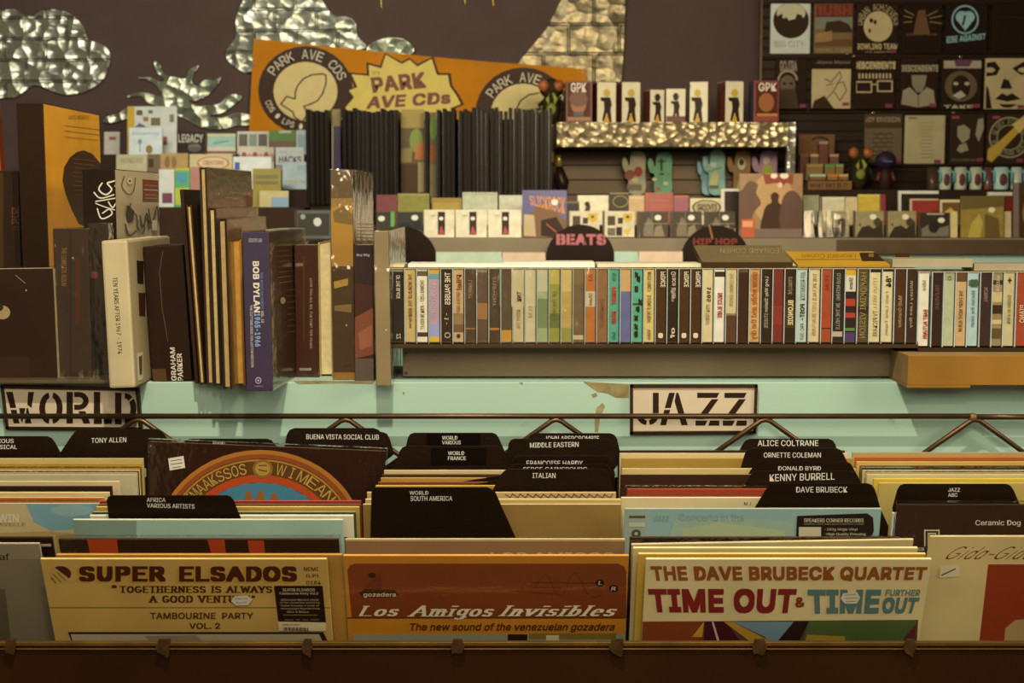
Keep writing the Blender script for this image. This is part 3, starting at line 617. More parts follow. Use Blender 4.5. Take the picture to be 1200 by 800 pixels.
rec(3, 642, 'd0bc86', 'dac89a', 'cream record second behind the cover with big dark red capitals', x=(742, 1080))
rec(3, 635, 'cdb984', 'd8c596', 'cream record in a bent plastic sleeve, third behind the cover with dark red capitals', x=(740, 1084), film=WRINKLE, roll=1.2)
rec(3, 630, '3a2a1a', '4a3824', 'dark record whose top edge shows in front of the sky blue cover', x=(738, 1056))
SKY = [('q', [(734,597),(757,597),(757,660),(734,660)], '8f9a88'), ('r', 737, 604, 756, 607, '4a4a3c'), ('e', 745.5, 625, 5.5, 5, '4a4a3c'), ('e', 745.5, 625, 2, 2, '9aa48c'), ('r', 737, 612, 756, 617, 'b0b098'),
   ('q', [(790,610),(850,606),(930,612),(930,640),(780,640)], '8fa690'), ('q', [(800,620),(840,612),(880,616),(920,622),(920,640),(800,640)], 'a3ad84'), ('t', 'Jazz', 766, 602, 784, 610, '6f8d8c', 0, 0), ('t', 'Concerto in the', 796, 601, 872, 610, '7a948c', 0, 0),
   ('q', [(934,604),(1016,601),(1023,606),(1024,622),(1020,630),(932,640)], '2a2018'), ('t', 'SPEAKERS CORNER RECORDS', 942, 607, 1012, 611.5, 'c8bca0'), ('t', 'WWW.SPEAKERSCORNER.COM', 942, 612.5, 1012, 614.5, '8a7e66'), ('r', 936, 617, 962, 640, 'bfb496'),
   ('t', '-180g Virgin Vinyl', 966, 618, 1005, 622, 'c0b498'), ('t', '-High Quality Pressing', 966, 623.5, 1014, 627.5, 'c0b498')] + [('s', [(850+i*9, 628), (850+i*9, 631)], 1.2, '3a3c34') for i in range(8)]
rec(3, 596, '86a09a', 'b5ad8c', 'sky blue cover with a black rounded label', SKY, x=(732, 1033))
div(3, 567.5, tabpts(900, 1024, 566.5, 884, 1032, 596, 7), 'black divider card in front of a stack of five, right of centre', [('DAVE BRUBECK', [(933,577),(993,577),(993,570),(933,570)])])
rec(3, 583, 'd0bc8c', 'dccba0', 'cream record peeking out left of the sky blue cover', [('t', 'M J', 872, 588, 880, 592, '4a3a28')], x=(728, 1010))
rec(3, 573, '9a3a22', 'b5482c', 'red record in a crumpled clear sleeve, left of the five divider cards', x=(735, 1006), film=WRINKLE, gap=.003)
div(3, 553, tabpts(880, 1004, 552, 868, 1012, 575, 6), 'black divider card with large white capitals, second of the stack of five', [('KENNY BURRELL', [(902,564),(978,562),(978,553.5),(902,555.5)])])
rec(3, 556, '3c271a', '9a8258', 'dark brown record left of the five divider cards', x=(727, 1004), gap=.02)
div(3, 541, tabpts(884, 998, 541, 874, 1006, 560, 6), 'black divider card in the middle of the stack of five, its name half hidden', [('DONALD BYRD', 912, 546, 962, 551)])
rec(3, 549, 'c2a870', 'd4bc88', 'cream edged record behind the dark brown one below the JAZZ sign', x=(729, 1003), gap=.003)
div(3, 525, tabpts(874, 987, 525, 868, 996, 548, 7), 'black divider card second from the back of the stack of five', [('ORNETTE COLEMAN', 895, 530, 962, 536)])
rec(3, 537, '9c7c34', 'b8983c', 'olive yellow record third from the back below the JAZZ sign', x=(728, 1000), gap=.004)
rec(3, 531, 'c8b080', 'd6c294', 'pale cream record second from the back below the JAZZ sign', x=(726, 998), gap=.004)
rec(3, 528, '352318', '4a3522', 'dark record backmost below the JAZZ sign', x=(724, 992), gap=.003, film=FILM)
div(3, 514.5, tabpts(872, 978, 514, 860, 984, 540, 7), 'black divider card backmost and tallest of the stack of five', [('ALICE COLTRANE', 888, 515.5, 959, 522.5)], gap=0.009)

# --- column at the right end
GID = [('q', [(1158,661),(1330,661),(1330,800),(1142,800)], '8a3416'), ('q', [(1178,736),(1190,726),(1330,720),(1330,800),(1176,760)], 'a88a5c'), ('g', 'Gida-Gida', 1114, 640, 1214, 655, '6a2a18', .07, .07, .2, 0)]
rec(4, 628.5, 'c9b27a', 'd2be88', 'cream cover with a red brown square, front record at the right end', GID, x=(1090, 1430), film=FILM, sticker=[('q', [(1102,664),(1124,662),(1125,675),(1101,677)], 'c5b892'), ('s', [(1103,674),(1120,666)], 1.6, '5a4c38')])
CER = [('t', 'Ceramic Dog', 1143, 609, 1196, 617, 'd8ccb4'), ('r', 1083, 620.5, 1101, 622, 'c8b898'), ('r', 1083, 620, 1084.5, 640, 'c8b898'), ('r', 1099.5, 620, 1101, 640, 'c8b898'), ('r', 1087, 624, 1097, 625.5, 'c8b898'), ('r', 1087, 624, 1088.5, 640, 'c8b898'), ('r', 1095.5, 624, 1097, 640, 'c8b898'), ('r', 1091, 628, 1093, 640, 'c8b898'), ('t', 'NOIR', 1074, 641, 1083, 645, 'd8ccb4')]
rec(4, 591.5, '34201a', '463226', 'dark brown cover lettered in small white type, right end', CER, x=(1052, 1372), film=WRINKLE)
rec(4, 601, 'c8c8c0', 'd6d2c4', 'white record whose left edge shows beside the dark brown cover', x=(1046, 1350), gap=0.009)
div(4, 567.5, tabpts(1053, 1186, 567, 1046, 1197, 595, 7), 'black divider card lettered JAZZ ABC', [('JAZZ', 1111, 571.5, 1125, 576), ('ABC', 1111, 577.5, 1122, 582)])
for py, x0, fr, ed, lb, flm in ((566, 1030, 'b09a54', 'c4ac60', 'olive record just behind the JAZZ ABC divider card', None), (561, 1024, 'c9a838', 'd4b84a', 'yellow edged record second behind the JAZZ ABC divider card', None), (556, 1016, 'cdbb8c', 'd8c898', 'cream record third behind the JAZZ ABC divider card', WRINKLE), (551, 1011, 'c5b07c', 'd0bd8c', 'pale record with a wavy clear sleeve at the right end', WRINKLE),
    (546, 1008, '3a281c', '4a3626', 'dark record fifth behind the JAZZ ABC divider card', None), (541, 1004, 'bf9c50', 'cbaa60', 'tan record third from the back at the right end', None), (536, 1002, 'a3501c', 'b8602a', 'rust orange record second from the back at the right end', None), (530, 999, 'a98a58', 'b59a68', 'light brown record backmost at the right end', None)):
    rec(4, py, fr, ed, lb, x=(x0, x0+272), film=flm)
# ================================================================== box sets and books on the ledge
BOXG = 'box sets and books standing on the left of the ledge'
SHRINK = M('6a5030', .35)
def boxset(label, x0, x1, pt, pb, spine, side, depth=.25, roll=0, yaw=0, art_spine=(), art_side=(), film=False, book=None, top=None, z=LEDGE_Z, name='box_set', bev=.0012, edge=None, coat=.15, rough=.45):
    """x0..x1 spine as seen along its foot, pt top, pb foot; book: page colour, its pages face the room"""
    Y = Y_on(pb, z); a = at(x0, pb, Y); W = at(x1, pb, Y).x-a.x; H = (at(x0, pt, Y).z-z)/math.cos(math.radians(roll))
    if roll > 0: a = a
    R = Matrix.Rotation(math.radians(-yaw), 3, 'Z') @ Matrix.Rotation(math.radians(-roll), 3, 'Y')
    o = Vector((a.x, Y, z)); ex, ey, ez = R@Vector((1,0,0)), R@Vector((0,0,1)), R@Vector((0,-1,0))
    if roll > 0: o.z += W*math.sin(math.radians(roll))*0
    F = Frame(o, ex, ey, ez, (0, 0, W, H)); Fs = Frame(F.w(W, 0), -ez, ey, ex, (0, 0, depth, H))
    t = thing(name, label, 'book' if name == 'book' else 'box set', F.w(W/2, 0, -depth/2), BOXG)
    ms = M(side, rough, noise=.15, ns=12, coat=coat); mf = M(spine, rough, noise=.12, ns=12, coat=coat)
    if book:
        bt = min(.0028, W*.25); b = MB()
        b.box(F, 0, bt, 0, H, -depth, 0, mf, mf); b.box(F, W-bt, W, 0, H, -depth, 0, mf, ms); b.box(F, 0, W, 0, H, -depth, -depth+.003, mf, ms); b.build('cover', t, bev=.0005)
        pg = MB(); pg.box(F, bt, W-bt, .003, H-.003, -depth+.003, -.0035, M(book, .85, noise=.12, ns=120)); pg.build('page_block', t)
    else:
        b = MB(); k = len(b.v)
        b.box(F, 0, W, 0, H, -depth, 0, mf, ms, M(top, .6, noise=.1) if top else None); b.build('box', t, bev=bev)
    if art_spine: b = MB(); art(b, F, art_spine, step=.0002, rough=rough, coat=coat); b.build('spine_print', t)
    if art_side: b = MB(); art(b, Fs, art_side, step=.0002, rough=rough, coat=coat); b.build('side_print', t)
    if film: b = MB(); b.box(F, -.0012, W+.0012, 0, H+.0012, -depth-.001, .0016, film); b.build('shrink_wrap', t, bev=.0008)
    return F
D1 = '24160e'
# back row first
F = boxset('tall red boxed set cut off by the left edge of the photo', -70, 19, 24, 424, '86330f', '7e2c0e', depth=.02, roll=2.6, coat=0)
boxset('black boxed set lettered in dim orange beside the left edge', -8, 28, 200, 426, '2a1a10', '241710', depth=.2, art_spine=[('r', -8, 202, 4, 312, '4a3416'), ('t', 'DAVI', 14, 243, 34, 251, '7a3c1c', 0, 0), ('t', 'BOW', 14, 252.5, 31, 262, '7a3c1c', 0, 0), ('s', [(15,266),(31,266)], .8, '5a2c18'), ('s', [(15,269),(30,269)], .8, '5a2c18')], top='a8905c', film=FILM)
boxset('tall black spined box with an orange cover and dark oval, second from the left edge', 31, 62, 121, 432, '2a1b12', 'e09a1e', depth=.30, roll=.35, top='4a3018',
    art_side=[('q', [(98,176),(108,180),(118,192),(122,208),(122,266),(100,266),(92,262),(84,246),(77,228),(73,212),(75,196),(82,184),(90,178)], '452c16'), ('t', 'LATE NIGHTS', 80, 135, 104, 140, '8a5a1c'), ('s', [(75,147),(116,152)], .8, '9a681c'), ('s', [(75,153),(116,158)], .8, '9a681c'), ('s', [(75,160),(114,164)], .8, '9a681c')] + [('s', [(84+(i%3), 186+i*5.2), (112-(i*2%5), 189+i*5)], .8, '6e4c26') for i in range(9)])
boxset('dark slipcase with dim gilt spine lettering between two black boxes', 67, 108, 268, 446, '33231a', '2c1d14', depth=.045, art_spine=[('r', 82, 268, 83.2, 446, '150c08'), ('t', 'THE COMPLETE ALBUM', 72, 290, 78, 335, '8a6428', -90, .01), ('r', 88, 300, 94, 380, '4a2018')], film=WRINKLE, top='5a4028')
boxset('plain dark box in wrinkled film between the slipcase and the cream box', 109, 131, 262, 444, '2b1d14', '2a1c14', depth=.026, film=WRINKLE, art_spine=[('e', 112, 322, 3, 4, '6a2018')])
boxset('black spined box with a scribbled cream cover and dark red sticker', 103, 141, 198, 441, '1f150f', 'c3ad84', depth=.26, coat=.25, top='6a5a40',
    art_spine=[('s', sm([(114,244),(119,256),(131,251),(128,245),(120,250)]), 1.5, 'd5c9ae'), ('s', sm([(120,214),(116,222),(124,228),(131,222),(126,215),(130,213)]), 1.7, 'd5c9ae'), ('s', sm([(110,225),(118,232),(134,228)]), 1.5, 'd5c9ae'), ('s', [(112,236),(136,232)], 1.3, 'd5c9ae'), ('s', sm([(127,236),(132,243),(136,238)]), 1.5, 'd5c9ae'), ('s', sm([(128,214),(136,212),(135,219)]), 1.5, 'd5c9ae'), ('s', sm([(112,238),(122,242),(135,246)]), 1.2, 'd5c9ae')],
    art_side=[('q', [(167,210),(186,211.5),(186,237),(167,236.5)], '7a2418'), ('s', [(169,217),(184,218)], .7, 'b08a70'), ('s', [(168,222),(185,223)], 1.3, 'c0a088'), ('s', [(169,228),(184,228.6)], .7, 'b08a70'), ('s', [(169,232),(184,232.4)], .7, 'b08a70'),
      ('s', sm([(145,206),(142,218),(150,228),(156,222),(158,208)]), .8, '3c2c20'), ('e', 151, 212, 3.2, 4, 'd8c8a4'), ('e', 151, 212, 1, 1.4, '2c2018'), ('q', [(148,240),(156,247),(155,258),(150,262),(146,250)], '33251b'), ('s', sm([(152,238),(150,246),(158,252),(160,268)]), 1.4, '33251b'), ('s', sm([(145,262),(150,276),(158,270)]), 1.6, '33251b'), ('s', sm([(162,252),(166,266),(170,250),(173,268)]), 1.6, '33251b'), ('s', sm([(172,244),(176,262),(182,242),(184,260)]), 1.5, '33251b'), ('s', sm([(158,262),(164,274),(168,266)]), 1.4, '33251b'), ('q', [(176,258),(182,258),(182,270),(176,270)], 'e0d2b0')])
boxset('dark box with a pale cream back edge at the left end of the shelf plate', -40, 68, 316, 447, '2c1b10', 'c9b382', depth=.06, roll=.9, art_spine=[('e', 3, 366, 9, 8, 'a08a60'), ('e', -3, 360, 7, 5, '3a281a'), ('s', [(18,322),(30,332)], .8, '8a7a60'), ('e', 31, 340, 1, 1, 'a8987c'), ('r', -40, 418, 35, 447, '352214')], film=FILM, bev=.0006)
boxset('cream box with a black typed spine, standing proud of the others', 128, 158.5, 282, 455, 'b5a37c', 'a8946a', depth=.25, roll=1.7, bev=.0035, coat=0, rough=.6, top='d2bf94',
    art_spine=[('tq', 'TEN YEARS AFTER 1967 - 1974', [(130.5,324.5),(138.5,414),(144,413.5),(136.5,324.5)], '2e2218', 180, .0)][:0] + [('tq', 'TEN YEARS AFTER 1967 - 1974', [(138.2,414.5),(143.4,414.5),(137.5,324.5),(131.8,324.5)], '2e2218', -90, .01)],
    art_side=[('q', [(160,305),(168,306),(168,333),(161,332)], '30241a'), ('q', [(162,343),(170,343),(170,370),(163,370)], '4a2c1a'), ('q', [(160,414),(167,412),(167,444),(161,446)], 'd0c096'), ('q', [(162,418),(166,416),(166,438),(163,440)], '54443a')])
boxset('black box with a small white two line name reading upward', 178.5, 225, 289, 447, '2a1810', '32201a', depth=.12, roll=2.7,
    art_spine=[('tq', 'GRAHAM', [(201,446),(207,446),(205,407),(199,407)], 'cfc3ae', 90, .02), ('tq', 'PARKER', [(208.5,446),(215,446),(213,414),(207,414)], 'cfc3ae', 90, .02), ('q', [(178,432),(194,432),(196,447),(180,447)], '4c3418'), ('s', [(191,294),(187,318),(190,360),(197,400)], .7, '5a4630')])
boxset('thin dark brown book leaning between the black box and the brown book', 228.5, 233, 222, 449.5, '33221a', '33221a', depth=.22, roll=3.3, bev=.0006)
boxset('brown book behind the black box, its cream pages facing out', 234, 240.2, 240, 451, '4a2f1c', '3c2616', depth=.24, roll=3.1, name='book', book='c2a468')
boxset('tall book with a brown cover and barcode sticker, highest of the slim row', 242.6, 251, 196, 451, '3a281a', '634424', depth=.30, roll=.9, yaw=1.5, name='book', book='b89a60',
    art_side=[('q', [(294,202),(304,203.5),(304,217),(294,216.5)], 'b89c60'), ('s', [(297,204),(297,215)], 1, '4a3418'), ('s', [(300,204),(300,215)], 1, '4a3418'), ('s', [(268,225),(286,227)], 1, '9a7840'), ('s', [(262,231),(300,235)], .8, '9a7840'), ('s', [(263,237),(302,241)], .8, '9a7840'), ('q', [(288,229),(304,232),(304,244),(288,243)], '7a3a1c')], film=FILM)
boxset('cream paged book with a black spine edge, third of the slim row', 251, 260, 244, 452, '2c1e14', '6a4a26', depth=.29, roll=.85, yaw=1.5, name='book', book='c4a970', film=FILM)
boxset('thin cream paged book in a gold brown cover, fourth of the slim row', 261.5, 272, 257, 456, '271a12', '7a5a30', depth=.27, roll=.8, yaw=1.5, name='book', book='b0905a', film=FILM)
boxset('thin orange tan book beside the purple spined box', 274, 288, 281, 452, '9a6420', '8a5c20', depth=.2, roll=.75, yaw=1.5, name='book', book='b88438')
boxset('thick purple spined box with white and blue lettering', 289, 320, 272, 458, '352743', '2c1d12', depth=.25, roll=.6, yaw=3, film=FILM, top='4a3420', coat=.3,
    art_spine=[('tq', 'BOB DYLAN', [(297.5,366),(305,366),(303.5,306),(296,306)], 'd5ccb8', -90, .035), ('tq', '1965-1966', [(299,406),(305.5,406),(305,367),(298,367)], '7e9cc4', -90, .035), ('tq', 'THE BOOTLEG SERIES', [(306,362),(309,362),(308,319),(305,319)], '6a80a8', -90, .01), ('tq', 'VOL. 12', [(306.5,378),(309.5,378),(309,364),(306,364)], 'c8c0b0', -90, .02), ('tq', 'THE CUTTING EDGE COLLECTOR EDITION', [(294.5,430),(297.5,430),(296,357),(293,357)], 'c0b8ac', -90, .015), ('t', 'BOB DYLAN', 292, 279, 307, 284, 'a8a0a0'), ('ring', 303, 445.5, 3.6, 4, 2.4, 2.8, 0, 360, '9a94a8'), ('e', 303, 445.5, 1.2, 1.4, '9a94a8'), ('t', 'columbia', 298, 451, 308, 453, '8a849c')],
    art_side=[('s', [(324+(i%2)*1.5, 288+i*6.2), (343-(i*3 % 5), 287+i*6)], .9, '6a5436') for i in range(8)] + [('e', 330, 352, 3, 4, 'a08a60'), ('s', [(324,395),(334,393)], .8, '4a3822')] + [('s', [(334, 340+i*7), (344, 339+i*7)], .8, '5a462c') for i in range(8)])
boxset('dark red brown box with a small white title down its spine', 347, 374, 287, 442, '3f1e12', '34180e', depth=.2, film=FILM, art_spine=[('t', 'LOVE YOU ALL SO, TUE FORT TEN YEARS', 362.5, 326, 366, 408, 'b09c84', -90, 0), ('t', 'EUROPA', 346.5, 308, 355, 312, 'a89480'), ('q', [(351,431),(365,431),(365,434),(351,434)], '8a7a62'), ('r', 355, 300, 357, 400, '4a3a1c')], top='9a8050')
boxset('pale cream paged book between the red brown box and the tall gold box', 374.5, 391, 284, 441, 'a88c50', '8a6c3c', depth=.18, name='book', book='cdb884')
boxset('tall bronze and gold box taller than its neighbours', 391, 416, 199, 445, '5a3e1c', '7d5a2c', depth=.30, roll=.2, film=WRINKLE, coat=.4,
    art_spine=[('r', 388, 199, 418, 232, '54401f'), ('r', 388, 232, 418, 242, '8c6a2e'), ('q', [(388,242),(418,240),(418,312),(388,312)], 'a5751f'), ('q', [(390,248),(402,241),(414,252),(416,264),(392,260)], '6e5424'), ('r', 388, 312, 418, 436, '453015'), ('q', [(391,330),(408,326),(408,334),(392,338)], 'a8802e'), ('q', [(392,358),(412,356),(412,366),(392,364)], '7a5c26'), ('r', 388, 436, 418, 444, '8a5c1c')],
    art_side=[('q', [(418,203),(441,206),(441,222),(418,220)], '8f7848'), ('q', [(418,220),(441,222),(441,244),(418,242)], '8a4a1e')] + [('s', [(418, 246+i*4), (440, 247+i*4)], 1, '9a7c48') for i in range(10)] + [('s', [(421+i*4, 206), (421+i*4, 240)], .8, 'a8854c') for i in range(5)])
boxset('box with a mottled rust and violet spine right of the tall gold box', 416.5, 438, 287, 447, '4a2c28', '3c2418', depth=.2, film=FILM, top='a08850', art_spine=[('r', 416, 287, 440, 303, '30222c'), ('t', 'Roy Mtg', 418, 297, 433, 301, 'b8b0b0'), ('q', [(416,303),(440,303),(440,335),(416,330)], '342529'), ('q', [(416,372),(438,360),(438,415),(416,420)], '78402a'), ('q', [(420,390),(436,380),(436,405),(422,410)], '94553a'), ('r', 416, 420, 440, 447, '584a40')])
boxset('grey beige box in loose film next to the first cassette', 441, 458, 271, 452, '8a7552', '6e5836', depth=.30, roll=.4, film=WRINKLE, top='a88e58')

# ================================================================== cassette racks
TRAY = M('7d6a50', .42, .55, noise=.15, ns=6)
CZ1, CY = at(600, 403, 2.06).z, 2.06
yt = Y_on(443, LEDGE_Z)
t = thing('metal_tray', 'long bare metal tray under the main row of cassettes', 'tray', (0, yt+.04, LEDGE_Z))
F = wallframe(yt, LEDGE_Z+.0022); x0, x1 = at(472, 425, yt).x, at(1049, 425, yt).x; zz = CZ1-.0082-LEDGE_Z
b = MB(); b.box(F, x0, x1, 0, zz, -.002, 0, TRAY); b.box(F, x0, x0+.002, 0, zz, -.11, -.002, TRAY); b.box(F, x1-.002, x1, 0, zz, -.11, -.002, TRAY); b.box(F, x0, x1, 0, .002, -.11, -.002, TRAY); b.box(F, x0, x1, 0, zz, -.112, -.11, TRAY); b.build('tray_body', t, bev=.0008)
b = MB()
for px, py in ((476, 414), (476, 437), (1044, 414), (1044, 437)):
    c = at(px, py, yt); b.tube([(c.x, yt-.0015, c.z), (c.x, yt+.001, c.z)], .002, M('4a3c2c', .4, .6))
b.build('rivets', t)
b = MB(); F = wallframe(CY-.003, CZ1-.0055); a0, a1 = at(459, 403, CY).x-.002, at(1075, 403, CY).x
b.box(F, a0, a1, 0, .005, -.115, 0, M('4a3a28', .3, noise=.1)); b.box(F, a0, a1, 0, .009, -.001, .0015, CLEAR); b.build('shelf', t, bev=.0006)
CZ2 = at(600, 407, CY).z
yw = Y_on(453, LEDGE_Z)
t = thing('wooden_riser', 'orange plywood box under the last row of cassettes', 'wooden box', (.7, yw+.06, LEDGE_Z))
F = wallframe(yw, LEDGE_Z+.0022); x0, x1 = at(1064, 430, yw).x, at(1290, 430, yw).x; zz = CZ2-.0082-LEDGE_Z; PLY = M('8c601c', .5, noise=.18, ns=7)
b = MB(); b.box(F, x0, x1, 0, zz, -.16, 0, PLY, M('8a6c40', .6)); b.build('box', t, bev=.0008)
b = MB(); b.box(F, x0-.001, at(1137, 450, yw).x, -.0035, 0, -.1, .0006, PLY, M('7a5a30', .6)); b.build('bottom_board', t)
b = MB(); F = wallframe(CY-.003, CZ2-.0055); b.box(F, at(1075, 403, CY).x, at(1290, 403, CY).x, 0, .005, -.115, 0, M('3a2c20', .3)); b.build('shelf', t, bev=.0006)

# ================================================================== cassettes
def cassette(x0, x1, pb, color, label, bands=(), texts=(), film=False):
    """bands: (from, to, colour) measured down the spine in tenths"""
    zb = CZ1 if pb == 403 else CZ2
    xa, xb = at(x0, 360, CY).x, at(x1, 360, CY).x; Wd = .0168 if xb-xa > .0168 else (xb-xa)*.985
    H = .1085; pt = 400-FPX*math.tan(math.atan((zb+H-CZ)/CY)+PITCH); pb2 = pb
    F = Frame((xa, CY+random.uniform(-.0008, .0008), zb), (1,0,0), (0,0,1), (0,-1,0))
    t = thing('cassette_tape', label, 'cassette', F.w(Wd/2, 0, -.035), 'cassettes in the two rows on the ledge')
    b = MB(); edge = M('b9c2bd', .25, noise=.05)
    b.box(F, 0, Wd, 0, H, -.07, 0, CLEAR); b.box(F, .0002, .0013, .0005, H-.0005, -.0695, -.0004, edge); b.box(F, .0014, Wd-.0002, H-.0016, H-.0003, -.0695, -.0004, M('b5a684', .3))
    if film: b.box(F, -.0001, Wd+.0001, 0, H+.0003, -.07, .0006, CELLO)
    b.build('case', t)
    G = Frame(F.w(0, 0, -.0016), F.ex, F.ey, F.ez, (.0017, .0022, Wd-.001, H-.0022))
    b = MB(); b.box(G, .0017, Wd-.001, .0022, H-.0022, -.064, 0, M(color, .45, noise=.10, ns=60), M('8a7a5c', .6))
    X0, X1 = G.rect[0], G.rect[2]; its = []
    hy = lambda v: H-.0022-(H-.0044)*v/10
    for n, (v0, v1, c) in enumerate(bands): b.poly([G.w(X0, hy(v1), .0001*(n+1)), G.w(X1, hy(v1), .0001*(n+1)), G.w(X1, hy(v0), .0001*(n+1)), G.w(X0, hy(v0), .0001*(n+1))], M(c, .45))
    for s, u0, u1, v0, v1, c, bo in texts:
        vs, tr, cp = text_tris(s, bo); mt = M(c, .5, noise=0); nc = len(tr)//cp or 1
        for k, q in enumerate(tr): b.poly([G.w(X0+(X1-X0)*(u0+(u1-u0)*vs[i][1]), hy(v0+(v1-v0)*vs[i][0]), .0009+.00003*(k//nc)) for i in q], mt)
    b.build('inlay_card', t)
xs = [459.5+(684.9-459.5)*i/16 for i in range(17)] + [684.9+(932.4-684.9)*i/18 for i in range(1, 19)] + [947.3, 961.6, 975, 989.4, 1004, 1018, 1032.8, 1047.3, 1061.3, 1074.4]
LT, DT = 'd5c8aa', '3a2a1c'
def T1(s, c=DT, v0=1, v1=9, u0=.3, u1=.7, bo=.01): return (s, u1, u0, v0, v1, c, bo)
